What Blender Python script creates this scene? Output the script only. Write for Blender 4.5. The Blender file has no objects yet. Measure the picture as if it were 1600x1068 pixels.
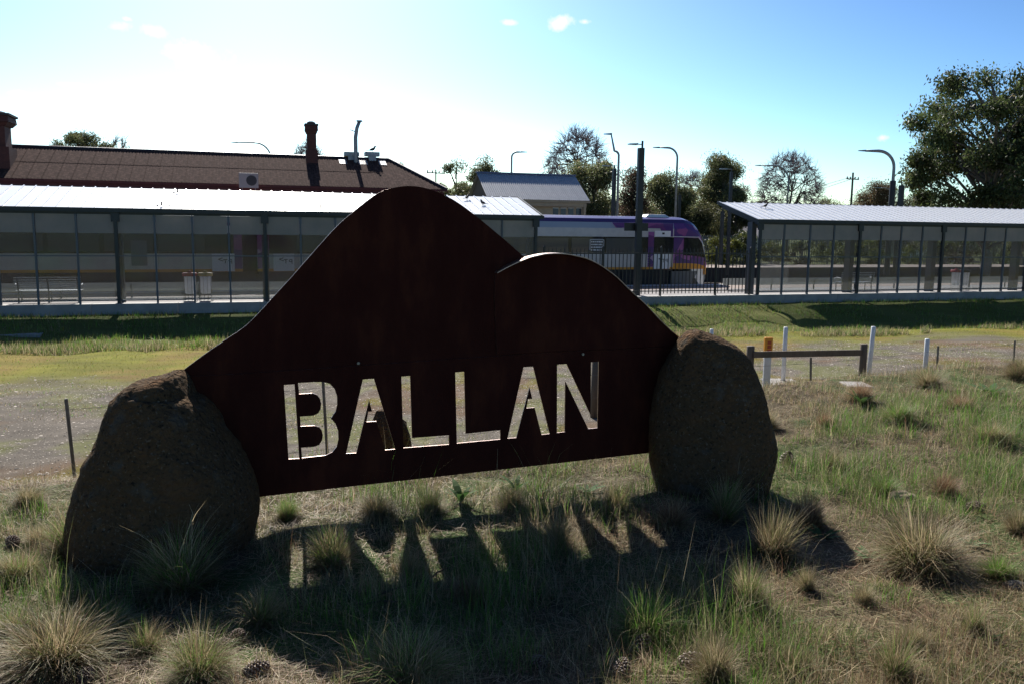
import bpy, math, random
import numpy as np
from math import sin, cos, tan, pi, radians, atan2, sqrt, hypot
from mathutils import Matrix, Vector, noise
random.seed(7); rng = np.random.default_rng(11)
SC = bpy.context.scene; COL = SC.collection

# ------------------------------------------------------------ camera, sky, sun, exposure
F = 1300.0; PITCH = radians(7.6); ROLL = radians(.65); EYE = Vector((0, 0, 1.6))
RM = Matrix.Rotation(pi/2 - PITCH, 3, 'X') @ Matrix.Rotation(ROLL, 3, 'Z')
cd = bpy.data.cameras.new('camera'); cam = bpy.data.objects.new('camera', cd); COL.objects.link(cam)
cam.matrix_world = Matrix.Translation(EYE) @ RM.to_4x4()
cd.sensor_width = 36; cd.lens = F/1600*36; cd.clip_start = .05; cd.clip_end = 9000
SC.camera = cam
SUN_EL = radians(38.0); SUN_AZ = radians(-15.8)          # azimuth from +Y, towards +X
SUN = Vector((sin(SUN_AZ)*cos(SUN_EL), cos(SUN_AZ)*cos(SUN_EL), sin(SUN_EL)))
W = bpy.data.worlds.new('World'); SC.world = W; W.use_nodes = True
wn = W.node_tree.nodes; wl = W.node_tree.links; wn.clear()
def wnode(t, **k):
    n = wn.new(t)
    for a, b in k.items(): setattr(n, a, b)
    return n
wout = wnode('ShaderNodeOutputWorld'); wbg = wnode('ShaderNodeBackground')
sky = wnode('ShaderNodeTexSky', sky_type='NISHITA', sun_disc=False, sun_elevation=SUN_EL, sun_rotation=SUN_AZ,
            altitude=450, air_density=.85, dust_density=1.0, ozone_density=1.0)
wbg.inputs['Strength'].default_value = .1
geo = wnode('ShaderNodeTexCoord')
def wmath(op, a, b=None, clamp=False):
    n = wnode('ShaderNodeMath', operation=op, use_clamp=clamp)
    for i, v in enumerate((a, b)):
        if v is None: continue
        if isinstance(v, (int, float)): n.inputs[i].default_value = v
        else: wl.new(v, n.inputs[i])
    return n.outputs[0]
def ray(px, py):
    return (RM @ Vector(((px-800)/F, -(py-534)/F, -1))).normalized()
def wdot(vec):
    n = wnode('ShaderNodeVectorMath', operation='DOT_PRODUCT'); wl.new(geo.outputs['Generated'], n.inputs[0]); n.inputs[1].default_value = vec
    return n.outputs['Value']
nz = wnode('ShaderNodeTexNoise'); nz.inputs['Scale'].default_value = 48; nz.inputs['Detail'].default_value = 6; nz.inputs['Roughness'].default_value = .6
wl.new(geo.outputs['Generated'], nz.inputs['Vector'])
nzv = wmath('MULTIPLY', wmath('SUBTRACT', nz.outputs['Fac'], .5), 3.2)
tot = None
for (cx, cy, hw, hh) in ((185, 43, 22, 8), (242, 51, 20, 8), (308, 92, 44, 22), (797, 36, 13, 5), (875, 36, 22, 11), (915, 34, 10, 5), (1380, 215, 11, 6), (125, 134, 26, 4), (198, 30, 7, 3), (60, 150, 40, 5)):
    d = ray(cx, cy); rt = Vector((d.y, -d.x, 0)).normalized(); up = rt.cross(d)
    a = wmath('MULTIPLY', wdot(rt), F/hw); b = wmath('MULTIPLY', wdot(up), F/hh)
    e = wmath('ADD', wmath('SQRT', wmath('ADD', wmath('POWER', wmath('ABSOLUTE', a), 2.0), wmath('POWER', wmath('ABSOLUTE', b), 2.0))), nzv)
    fwd = wmath('GREATER_THAN', wdot(d), .5)
    m = wmath('MULTIPLY', wmath('MULTIPLY', wmath('SUBTRACT', 1.1, e), .9, True), fwd)
    tot = m if tot is None else wmath('MAXIMUM', tot, m)
mixc = wnode('ShaderNodeMix', data_type='RGBA')
def wvec(op, a, b):
    n = wnode('ShaderNodeVectorMath', operation=op); wl.new(a, n.inputs[0]); n.inputs[1].default_value = b; return n.outputs[0]
gam = wnode('ShaderNodeGamma'); gam.inputs[1].default_value = 1.8            # clear, contrasty blue: deepen the sky's own colour
wl.new(wvec('MULTIPLY', sky.outputs[0], (.1, .1, .1)), gam.inputs[0])
skyc = wvec('MINIMUM', wvec('MULTIPLY', gam.outputs[0], (10.7, 12.7, 13.0)), (30, 30, 30))
wl.new(wmath('MULTIPLY', tot, .85), mixc.inputs[0]); wl.new(skyc, mixc.inputs[6]); mixc.inputs[7].default_value = (8.6, 8.2, 8.3, 1)
wl.new(mixc.outputs[2], wbg.inputs['Color']); wl.new(wbg.outputs[0], wout.inputs[0])
sl = bpy.data.lights.new('sun', 'SUN'); sl.energy = 5.0; sl.angle = radians(.53); sl.color = (1, .95, .87)
so = bpy.data.objects.new('sun', sl); COL.objects.link(so); so.rotation_euler = SUN.to_track_quat('Z', 'Y').to_euler(); so.location = (0, 0, 30)
SC.view_settings.view_transform = 'Standard'; SC.view_settings.look = 'None'
SC.view_settings.exposure = .55; SC.view_settings.gamma = 1; SC.view_settings.use_curve_mapping = False

# ------------------------------------------------------------ materials
MATS = {}
def mat(name, col, rough=.7, metal=0, col2=None, scale=5, detail=4, bump=0, bscale=None, spec=.5, trans=0, col3=None, stretch=None, attr=None, coat=0):
    """procedural: noise-mixed colours, fine bump, optional translucency (leaves)"""
    if name in MATS: return MATS[name]
    m = bpy.data.materials.new(name); m.use_nodes = True; N = m.node_tree.nodes; L = m.node_tree.links
    b = N['Principled BSDF']; b.inputs['Roughness'].default_value = rough; b.inputs['Metallic'].default_value = metal
    b.inputs['Specular IOR Level'].default_value = spec; b.inputs['Coat Weight'].default_value = coat
    c4 = lambda c: (c[0], c[1], c[2], 1)
    b.inputs['Base Color'].default_value = c4(col); out = None
    tc = N.new('ShaderNodeTexCoord'); mp = N.new('ShaderNodeMapping'); L.new(tc.outputs['Object'], mp.inputs[0])
    if stretch: mp.inputs['Scale'].default_value = stretch
    if col2:
        n = N.new('ShaderNodeTexNoise'); n.inputs['Scale'].default_value = scale; n.inputs['Detail'].default_value = detail; n.inputs['Roughness'].default_value = .62
        L.new(mp.outputs[0], n.inputs[0])
        r = N.new('ShaderNodeValToRGB'); r.color_ramp.elements[0].position = .36; r.color_ramp.elements[1].position = .64
        r.color_ramp.elements[0].color = c4(col); r.color_ramp.elements[1].color = c4(col2)
        if col3:
            e = r.color_ramp.elements.new(.52); e.color = c4(col3)
        L.new(n.outputs['Fac'], r.inputs[0]); out = r.outputs[0]; L.new(out, b.inputs['Base Color'])
    if attr:
        a = N.new('ShaderNodeAttribute'); a.attribute_name = attr; L.new(a.outputs['Color'], b.inputs['Base Color']); out = a.outputs['Color']
    if bump:
        n2 = N.new('ShaderNodeTexNoise'); n2.inputs['Scale'].default_value = bscale or scale*4; n2.inputs['Detail'].default_value = 6
        L.new(mp.outputs[0], n2.inputs[0]); bp = N.new('ShaderNodeBump'); bp.inputs['Strength'].default_value = min(1, bump); bp.inputs['Distance'].default_value = .02*max(1, bump)
        L.new(n2.outputs['Fac'], bp.inputs['Height']); L.new(bp.outputs[0], b.inputs['Normal'])
    if trans:
        t = N.new('ShaderNodeBsdfTranslucent'); mx = N.new('ShaderNodeMixShader'); mx.inputs[0].default_value = trans
        if out: L.new(out, t.inputs[0])
        else: t.inputs[0].default_value = c4(col)
        L.new(b.outputs[0], mx.inputs[1]); L.new(t.outputs[0], mx.inputs[2]); L.new(mx.outputs[0], N['Material Output'].inputs[0])
    MATS[name] = m; return m
def glass_mat(name, tint, film, filmc, gloss):
    m = bpy.data.materials.new(name); m.use_nodes = True; N = m.node_tree.nodes; L = m.node_tree.links; N.clear()
    o = N.new('ShaderNodeOutputMaterial'); t = N.new('ShaderNodeBsdfTransparent'); t.inputs[0].default_value = (*tint, 1)
    g = N.new('ShaderNodeBsdfGlossy'); g.inputs['Roughness'].default_value = .06; d = N.new('ShaderNodeBsdfDiffuse'); d.inputs[0].default_value = (*filmc, 1)
    tl = N.new('ShaderNodeBsdfTranslucent'); tl.inputs[0].default_value = (*filmc, 1)
    nn = N.new('ShaderNodeTexNoise'); nn.inputs['Scale'].default_value = 1.4; tc = N.new('ShaderNodeTexCoord'); L.new(tc.outputs['Object'], nn.inputs[0])
    mr = N.new('ShaderNodeMapRange'); mr.inputs[3].default_value = film*.7; mr.inputs[4].default_value = film*1.3; L.new(nn.outputs['Fac'], mr.inputs[0])
    a = N.new('ShaderNodeMixShader'); a.inputs[0].default_value = .5; L.new(d.outputs[0], a.inputs[1]); L.new(tl.outputs[0], a.inputs[2])
    b = N.new('ShaderNodeMixShader'); L.new(mr.outputs[0], b.inputs[0]); L.new(t.outputs[0], b.inputs[1]); L.new(a.outputs[0], b.inputs[2])
    c = N.new('ShaderNodeMixShader'); c.inputs[0].default_value = gloss; L.new(b.outputs[0], c.inputs[1]); L.new(g.outputs[0], c.inputs[2])
    L.new(c.outputs[0], o.inputs[0]); MATS[name] = m; return m

# ------------------------------------------------------------ object helpers
def link(o, parent=None):
    COL.objects.link(o)
    if parent: o.parent = parent
    return o
def tag(o, label=None, cat=None, group=None, kind=None):
    for k, v in (('label', label), ('category', cat), ('group', group), ('kind', kind)):
        if v: o[k] = v
    return o
def thing(name, label, cat, loc=(0, 0, 0), rz=0, group=None):
    o = bpy.data.objects.new(name, None); o.empty_display_size = .2; link(o)
    o.location = loc; o.rotation_euler = (0, 0, rz); return tag(o, label, cat, group)
def copy_tree(o, parent=None):
    c = o.copy(); COL.objects.link(c); c.parent = parent
    for ch in o.children: copy_tree(ch, c)
    return c
class MB:
    def __init__(s): s.v = []; s.f = []; s.m = []
    def add(s, vs, fs, mi=0):
        b = len(s.v); s.v += [tuple(v) for v in vs]; s.f += [tuple(b+i for i in f) for f in fs]; s.m += [mi]*len(fs)
    def hexa(s, p, mi=0): s.add(p, [(0, 3, 2, 1), (4, 5, 6, 7), (0, 1, 5, 4), (1, 2, 6, 5), (2, 3, 7, 6), (3, 0, 4, 7)], mi)
    def box(s, x0, x1, y0, y1, z0, z1, mi=0):
        s.hexa([(x0, y0, z0), (x1, y0, z0), (x1, y1, z0), (x0, y1, z0), (x0, y0, z1), (x1, y0, z1), (x1, y1, z1), (x0, y1, z1)], mi)
    def tube(s, pts, rad, n=6, mi=0, cap=True):
        pts = [Vector(p) for p in pts]
        if not hasattr(rad, '__len__'): rad = [rad]*len(pts)
        vs = []; fs = []; up = Vector((0, 0, 1)); prev = None
        for i, p in enumerate(pts):
            t = (pts[min(i+1, len(pts)-1)] - pts[max(i-1, 0)]).normalized()
            if prev is None: a = t.cross(up if abs(t.z) < .9 else Vector((1, 0, 0))).normalized()
            else: a = (prev - t*prev.dot(t)).normalized()
            prev = a; b = t.cross(a)
            for k in range(n):
                q = 2*pi*k/n; vs.append(p + (a*cos(q) + b*sin(q))*rad[i])
        for i in range(len(pts)-1):
            for k in range(n): fs.append((i*n+k, i*n+(k+1) % n, (i+1)*n+(k+1) % n, (i+1)*n+k))
        if cap: fs.append(tuple(range(n))[::-1]); fs.append(tuple((len(pts)-1)*n+k for k in range(n)))
        s.add(vs, fs, mi)
    def prism(s, poly, y0, y1, mi=0):            # poly in (x,z), extruded along y
        n = len(poly); vs = [(x, y0, z) for x, z in poly] + [(x, y1, z) for x, z in poly]
        s.add(vs, [tuple(range(n)), tuple(range(2*n-1, n-1, -1))] + [(i, i+n, (i+1) % n+n, (i+1) % n) for i in range(n)], mi)
    def lathe(s, prof, n=12, mi=0, c=(0, 0)):
        vs = [(c[0]+r*cos(2*pi*k/n), c[1]+r*sin(2*pi*k/n), z) for r, z in prof for k in range(n)]
        fs = [(i*n+k, i*n+(k+1) % n, (i+1)*n+(k+1) % n, (i+1)*n+k) for i in range(len(prof)-1) for k in range(n)]
        fs += [tuple(range(n))[::-1], tuple((len(prof)-1)*n+k for k in range(n))]; s.add(vs, fs, mi)
    def mesh(s, name, mats, smooth=False):
        me = bpy.data.meshes.new(name); me.from_pydata(s.v, [], s.f)
        for m in (mats if isinstance(mats, (list, tuple)) else [mats]): me.materials.append(m)
        me.polygons.foreach_set('material_index', s.m)
        if smooth: me.polygons.foreach_set('use_smooth', [True]*len(s.f))
        me.update(); return me
    def build(s, name, mats, parent=None, smooth=False, bevel=0):
        o = bpy.data.objects.new(name, s.mesh(name, mats, smooth))
        if bevel:
            bv = o.modifiers.new('bevel', 'BEVEL'); bv.width = bevel; bv.segments = 2; bv.limit_method = 'ANGLE'
        return link(o, parent)
def inst(name, me, parent, loc=(0, 0, 0), rot=(0, 0, 0), sc=(1, 1, 1)):
    o = bpy.data.objects.new(name, me); link(o, parent); o.location = loc; o.rotation_euler = rot; o.scale = sc; return o
def npmesh(name, V, Fq, Ft, mats, col=None, smooth=False):
    """fast mesh from numpy: V (n,3), quads, tris, per-vertex colour"""
    me = bpy.data.meshes.new(name); nq, nt = len(Fq), len(Ft)
    me.vertices.add(len(V)); me.vertices.foreach_set('co', np.ascontiguousarray(V, dtype=np.float32).ravel())
    loops = np.concatenate([np.asarray(Fq, dtype=np.int32).ravel(), np.asarray(Ft, dtype=np.int32).ravel()])
    me.loops.add(len(loops)); me.loops.foreach_set('vertex_index', loops)
    me.polygons.add(nq+nt); ls = np.concatenate([np.arange(nq)*4, nq*4+np.arange(nt)*3]).astype(np.int32)
    me.polygons.foreach_set('loop_start', ls)
    if smooth: me.polygons.foreach_set('use_smooth', np.ones(nq+nt, dtype=bool))
    for m in (mats if isinstance(mats, (list, tuple)) else [mats]): me.materials.append(m)
    me.update(calc_edges=True)
    if col is not None:
        a = me.color_attributes.new('tint', 'FLOAT_COLOR', 'POINT')
        a.data.foreach_set('color', np.concatenate([col, np.ones((len(V), 1))], 1).astype(np.float32).ravel())
    me.validate(); return me
def at_y(px, py, Y):
    d = ray(px, py); return EYE + d*(Y/d.y)
def proj(P):
    c = RM.transposed() @ (Vector(P) - EYE); return 800 - F*c.x/c.z, 534 + F*c.y/c.z

# ------------------------------------------------------------ the two station frames (wall line, track line)
class Frame:
    def __init__(s, o, deg): s.o = Vector(o); s.a = radians(deg); s.U = Vector((cos(s.a), sin(s.a), 0)); s.V = Vector((-sin(s.a), cos(s.a), 0))
    def p(s, u, v, z=0): return s.o + s.U*u + s.V*v + Vector((0, 0, z))
    def u_at(s, px, v=0, z=0):
        lo, hi = -60, 160
        for _ in range(40):
            m = (lo+hi)/2
            if proj(s.p(m, v, z))[0] < px: lo = m
            else: hi = m
        return m
    def z_at(s, px, py, v):                     # height above frame origin seen at this pixel on plane v
        u = s.u_at(px, v, 0)
        for _ in range(3):
            P = s.p(u, v, 0); d = ray(px, py); n = s.V; t = (P-EYE).dot(n)/d.dot(n); Q = EYE + d*t; u = (Q-s.o).dot(s.U)
        return u, Q.z - s.o.z
ST = Frame((-18.51, 29.94, -1.3), 17.5)
TR = Frame(ST.p(0, 7.6, 0), 20.0)
def edge_v(u): return 6.45 + .0437*u            # platform edge as seen from the wall line

# ------------------------------------------------------------ ground
def sstep(a, b, x):
    t = np.clip((x-a)/(b-a), 0, 1); return t*t*(3-2*t)
CX = np.array([-40, -3, -1.5, -.5, .6, 3, 6.2, 12, 60]); CY = np.array([4.6, 5.0, 5.2, 5.5, 6.3, 8.7, 10.1, 12, 20])
def vnoise(x, y, f, seed=0):
    """cheap value noise (numpy)"""
    X = x*f + seed*17.3; Y = y*f + seed*5.1; xi = np.floor(X).astype(np.int64); yi = np.floor(Y).astype(np.int64); fx = X-xi; fy = Y-yi
    fx = fx*fx*(3-2*fx); fy = fy*fy*(3-2*fy)
    def h(a, b):
        n = (a*374761393 + b*668265263 + seed*1442695) & 0x7fffffff; n = ((n ^ (n >> 13))*1274126177) & 0x7fffffff
        return ((n ^ (n >> 16)) & 0xffff)/65535.0
    return (h(xi, yi)*(1-fx)+h(xi+1, yi)*fx)*(1-fy) + (h(xi, yi+1)*(1-fx)+h(xi+1, yi+1)*fx)*fy
def fbm(x, y, f, seed=0, o=4):
    r = 0; a = 1; s = 0
    for i in range(o): r = r + a*vnoise(x, y, f*2**i, seed+i*7); s += a; a *= .5
    return r/s
def H(x, y, rough=True):
    x = np.asarray(x, float); y = np.asarray(y, float)
    w = -((x-ST.o.x)*ST.V.x + (y-ST.o.y)*ST.V.y); u = (x-ST.o.x)*ST.U.x + (y-ST.o.y)*ST.U.y
    dd = 2.02 + .38*np.clip(u/30, 0, 1.2); e = 8.0 + 2.6*np.clip(u/30, 0, 1.2)
    low = np.where(w < 5.2, -1.68 + (-dd+1.68)*sstep(.4, 5.4, w), -dd + (dd-1.72)*sstep(5.0, e+.8, w))
    low = np.where(w < .0, -2.1, low)
    low = np.where(w < -33, -1.5, low)
    yc = np.interp(x, CX, CY); hill = 1-sstep(0, 2.9, y-yc)
    top = -.04 + .05*np.clip((x-.5)/3, 0, 1) + .03*np.clip(y-3, 0, 4)*0
    z = low + (top-low)*hill
    if rough:
        z = z + hill*(fbm(x, y, 1.1, 3)-.5)*.10 + hill*(fbm(x, y, 7, 5, 3)-.5)*.045 + (1-hill)*sstep(.5, 1.8, w)*((fbm(x, y, .35, 9)-.5)*.16 + (1-sstep(9, 12, w))*((fbm(x, y, .45, 15, 2)-.5)*.42 + (fbm(x, y, 1.7, 19, 2)-.5)*.16)) + (1-hill)*(w > .3)*(fbm(x, y, 3, 21, 3)-.5)*np.where(w > 9.5, .012, .07)
    return z
def zone(x, y):
    """grass weight on the flat: 1 grass, 0 gravel; hill weight; bank weight"""
    w = -((x-ST.o.x)*ST.V.x + (y-ST.o.y)*ST.V.y); yc = np.interp(x, CX, CY); hill = 1-sstep(1.2, 2.9, y-yc)
    gb = 21.3 + np.clip(x, -14, 14)*.42 + (fbm(x, y, .5, 31)-.5)*2.0      # gravel / grass boundary in y
    g = sstep(-1.6, 1.6, y-gb+2.2*(fbm(x, y, 1.7, 33)-.5)); bank = (1-sstep(6.6, 8.6, w))*(w > .1)
    return g, hill, bank, w
def gh(x, y): return float(H(x, y))
def ground_px(px, py):
    """where the ray through a point of the photograph meets the ground"""
    d = ray(px, py); t = 1.5
    while t < 200:
        P = EYE + d*t
        if P.z <= gh(P.x, P.y): break
        t += .02 + t*.002
    return EYE + d*t
def axis(fine0, fine1, step, lo, hi, g=1.12):
    a = list(np.arange(fine0, fine1, step)); s = step; x = fine1
    while x < hi: a.append(x); s = min(s*g, 260); x += s
    a.append(hi); b = []; s = step; x = fine0
    while x > lo: s = min(s*g, 260); x -= s; b.append(max(x, lo))
    return np.array(sorted(set(b+a)))
gx = axis(-4.5, 6.5, .07, -3500, 3500, 1.09)
gy = np.array(sorted(set(list(np.arange(-4, 2, .4)) + list(np.arange(2, 10.5, .07)) + list(np.arange(10.5, 44, .22)) + list(44*1.07**np.arange(0, 66)) + [-3500, -800, -200, -60, -20, -9])))
GX, GY = np.meshgrid(gx, gy); GZ = H(GX, GY)
flat = np.clip((np.hypot(GX, GY)-150)/200, 0, 1)
GZ = GZ*(1-flat) + -1.6*flat
nX, nY = len(gx), len(gy)
idx = np.arange(nX*nY).reshape(nY, nX); q = np.stack([idx[:-1, :-1], idx[:-1, 1:], idx[1:, 1:], idx[1:, :-1]], -1).reshape(-1, 4)
g_, hill_, bank_, w_ = zone(GX, GY)
def C(*a): return np.array(a)
n1 = fbm(GX, GY, 1.3, 41)[..., None]; n2 = fbm(GX, GY, 6, 43)[..., None]; n3 = fbm(GX, GY, .6, 47)[..., None]
c_hill = C(.125, .10, .060)*(.35+1.2*n2) + C(-.03, .03, -.015)*sstep(.5, .62, n1)
c_grav = C(.155, .133, .108)*(.5+.95*n2) + C(.0, .02, -.04)*sstep(.48, .62, n1) + C(.01, -.02, -.035)*sstep(.5, .62, n3)
c_lawn = C(.185, .178, .022)*(.35+.7*n2+.6*n1) + C(.05, -.005, .02)*sstep(.48, .64, n3)
c_bank = C(.13, .14, .035)*(.6+.8*n2)
c_ball = C(.035, .030, .026)*(.7+.6*n2)
base = c_grav*(1-g_[..., None]) + c_lawn*g_[..., None]
base = base*(1-bank_[..., None]) + c_bank*bank_[..., None]
base = np.where((w_ < 0)[..., None], c_ball, base); base = np.where((w_ < -33)[..., None], c_bank, base)
base = base*(1-hill_[..., None]) + c_hill*hill_[..., None]
base = np.clip(base, .01, 1)
gm = mat('ground_soil', (.1, .08, .05), .95, attr='tint', bump=.9, bscale=60, spec=.15)
me = npmesh('ground', np.stack([GX, GY, GZ], -1).reshape(-1, 3), q, np.zeros((0, 3), int), gm, base.reshape(-1, 3), True)
tag(link(bpy.data.objects.new('ground', me)), kind='structure')

# ------------------------------------------------------------ blades (grass, straw)
leafm = mat('grass_blade', (.1, .1, .05), .55, attr='tint', trans=.42, spec=.25)
def blades(P, h, wd, az, lean, curl, col, seg=3, tip=None):
    """P (n,3) roots; each blade a tapered bent strip"""
    n = len(P); L = []; dirh = np.stack([np.cos(az), np.sin(az), np.zeros(n)], 1)
    side = np.stack([-np.sin(az+.6*rng.normal(size=n)), np.cos(az), np.zeros(n)], 1); side /= np.linalg.norm(side, axis=1)[:, None]
    pos = P.copy(); ang = lean.copy(); drift = np.zeros(n); V = np.zeros((n, seg*2+1, 3)); cc = np.zeros((n, seg*2+1, 3))
    for i in range(seg):
        drift = drift + rng.normal(0, .28, n); dirh = np.stack([np.cos(az+drift), np.sin(az+drift), np.zeros(n)], 1)
        ww = wd*(1-.75*i/seg)*.5
        V[:, 2*i] = pos-side*ww[:, None]; V[:, 2*i+1] = pos+side*ww[:, None]
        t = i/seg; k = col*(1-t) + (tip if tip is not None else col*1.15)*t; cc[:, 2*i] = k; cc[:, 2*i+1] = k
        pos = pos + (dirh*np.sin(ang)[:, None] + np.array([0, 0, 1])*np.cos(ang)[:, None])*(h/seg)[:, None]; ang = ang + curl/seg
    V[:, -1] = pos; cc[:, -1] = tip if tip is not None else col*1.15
    m = seg*2+1; b = (np.arange(n)*m)[:, None]
    qs = np.concatenate([b + np.array([2*i, 2*i+1, 2*i+3, 2*i+2]) for i in range(seg-1)], 0); ts = b + np.array([2*seg-2, 2*seg-1, 2*seg])
    return V.reshape(-1, 3), qs, ts, cc.reshape(-1, 3)
def join(parts):
    V = []; Q = []; T = []; K = []; o = 0
    for v, q_, t_, c_ in parts:
        V.append(v); Q.append(q_+o); T.append(t_+o); K.append(c_); o += len(v)
    return np.concatenate(V), np.concatenate(Q), np.concatenate(T), np.concatenate(K)
DRY = np.array([.42, .34, .21]); TAN = np.array([.31, .215, .125]); GRN = np.array([.12, .25, .035]); OLV = np.array([.185, .195, .075]); RED = np.array([.25, .135, .08])
def colmix(n, cols, wts, var=.25):
    k = rng.choice(len(cols), n, p=np.array(wts)/sum(wts)); return np.array(cols)[k]*(1+var*rng.normal(size=(n, 1))).clip(.45, 1.7)
CLEAR = [ground_px(*q_) for q_ in ((20, 855), (1000, 1026), (1078, 1053), (345, 1055), (398, 1060), (372, 1006), (972, 1060), (842, 1050), (1408, 790))]
def hillpts(n):
    """points on the near mound, denser towards the camera"""
    out = np.zeros((0, 2))
    while len(out) < n:
        y = 2.2 + (rng.random(n*2)**1.35)*10.5; x = (rng.random(n*2)-.5)*2*(1.1+y*.72)
        yc = np.interp(x, CX, CY); k = (y < yc+1.7)
        for c_ in CLEAR: k &= ~(((x-c_.x)**2+(y-c_.y+.04)**2 < .0075) & (rng.random(len(x)) < .93)); out = np.concatenate([out, np.stack([x, y], 1)[k]])
    return out[:n]
PATCH = []
for px_, py_, r_, a_ in ((1300, 890, .42, .13), (1190, 985, .22, .2), (1380, 650, .8, .09), (1270, 650, .6, .08), (30, 810, .3, .12), (1000, 1000, .3, .12), (420, 1000, .25, .1), (1500, 1000, .7, -.12), (1450, 740, .6, -.08), (1560, 660, 1.0, .06), (1210, 760, .3, -.08), (1500, 890, .2, .1), (760, 1020, .8, .07)):
    P_ = ground_px(px_, py_); PATCH.append((P_.x, P_.y, r_, a_))
def lawn(name, n, hrange, wrange, cols_dry, wts_dry, cols_g, wts_g, thr, lean=.5, curlr=.9, seg=3, lay=False):
    p = hillpts(n); gz = H(p[:, 0], p[:, 1]); gr = fbm(p[:, 0], p[:, 1], 1.15, 61) + .12*(fbm(p[:, 0], p[:, 1], 5, 67)-.5)
    for (qx, qy, qr, qa) in PATCH: gr = gr + qa*np.exp(-((p[:, 0]-qx)**2+(p[:, 1]-qy)**2)/qr**2)
    green = gr > thr; col = np.where(green[:, None], colmix(n, cols_g, wts_g), colmix(n, cols_dry, wts_dry))
    seg = 2 if n > 100000 else seg
    cl = fbm(p[:, 0], p[:, 1], 4.5, 71, 2)*.6+.4*fbm(p[:, 0], p[:, 1], 1.8, 73, 2); h = rng.uniform(*hrange, n)*((.35+1.3*cl) if lay else (.22+2.3*sstep(.3, .75, cl))); wd = rng.uniform(*wrange, n)*(1+.10*(p[:, 1]-3))
    h = h if lay else h*np.clip(.62+(gr-.44)*6, .60, 1.25)
    az = rng.uniform(0, 2*pi, n); le = np.abs(rng.normal(0, lean, n)) if not lay else rng.normal(1.47, .10, n); cu = rng.uniform(.1, curlr, n) if not lay else rng.normal(0, .12, n)
    P = np.stack([p[:, 0], p[:, 1], gz-.004+(lay*rng.uniform(0, .02, n) if lay else 0)], 1)
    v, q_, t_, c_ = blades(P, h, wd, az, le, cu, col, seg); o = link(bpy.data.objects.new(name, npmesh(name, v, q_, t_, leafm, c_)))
    return o
tag(lawn('short_grass', 170000, (.022, .085), (.0020, .0042), [DRY, TAN, OLV], [4, 3, 5], [GRN, OLV, DRY], [4, 4, 2], .515), kind='stuff')
tag(lawn('fallen_straw', 130000, (.03, .17), (.0018, .0042), [DRY, TAN, RED, DRY*1.45, RED*.5], [4, 4, 3, 2, 3], [DRY, OLV, TAN], [2, 2, 2], .53, lay=True, seg=2), kind='stuff')
tag(lawn('wispy_grass', 30000, (.05, .19), (.0014, .0026), [DRY, TAN, OLV, RED], [5, 3, 3, 1], [OLV, GRN, DRY], [5, 3, 3], .545, lean=.6, curlr=1.6), kind='stuff')

# flat ground beyond: lawn blades, bank weeds, gravel stones and weeds
def flatpts(n, x0, x1, y0, y1): return np.stack([rng.uniform(x0, x1, n), rng.uniform(y0, y1, n)], 1)
def field(name, n, sel, h, wd, cols, wts, area=(-22, 36, 9, 45), lean=.6):
    out = np.zeros((0, 2))
    for _ in range(30):
        p = flatpts(n*2, *area); p = p[np.abs(p[:, 0]) < p[:, 1]*.68+1]; g, hi, ba, w = zone(p[:, 0], p[:, 1]); out = np.concatenate([out, p[sel(g, hi, ba, w, p)]])
        if len(out) >= n: break
    p = out[:n]; m = len(p); P = np.stack([p[:, 0], p[:, 1], H(p[:, 0], p[:, 1])-.01], 1)
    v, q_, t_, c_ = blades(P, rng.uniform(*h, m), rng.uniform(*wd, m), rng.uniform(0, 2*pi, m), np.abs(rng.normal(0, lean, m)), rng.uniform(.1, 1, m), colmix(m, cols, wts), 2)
    return tag(link(bpy.data.objects.new(name, npmesh(name, v, q_, t_, leafm, c_))), kind='stuff')
LAWN = np.array([.23, .22, .035]); 
field('lawn_grass', 50000, lambda g, hi, ba, w, p: (g > rng.random(len(g))) & (hi < .05) & (w > 6.5), (.02, .06), (.008, .016), [LAWN, OLV, DRY*.8, GRN*1.2], [5, 2, 1.2, 2])
field('bank_grass', 60000, lambda g, hi, ba, w, p: (w > .15) & (w < 9.5) & (fbm(p[:, 0], p[:, 1], .9, 97) > .3+.3*rng.random(len(w))), (.06, .26), (.008, .02), [GRN*1.2, OLV*1.15, LAWN, DRY*.8], [4, 4, 2, 1.2])
field('bank_weeds', 16000, lambda g, hi, ba, w, p: (np.abs(w-8.6-2.2*np.clip((p[:, 0]+18)/30, 0, 1.2)) < .7) & (fbm(p[:, 0], p[:, 1], .8, 77) > .46), (.14, .36), (.01, .022), [DRY*1.1, OLV, GRN, DRY], [3, 4, 2, 2])
field('gravel_weeds', 30000, lambda g, hi, ba, w, p: (g < .4) & (hi < .3) & (fbm(p[:, 0], p[:, 1], 1.6, 79) > .50+.2*rng.random(len(g))), (.02, .08), (.006, .013), [DRY, OLV, TAN, GRN*1.3, DRY*1.3], [3, 3, 3, 2, 2])
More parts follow.
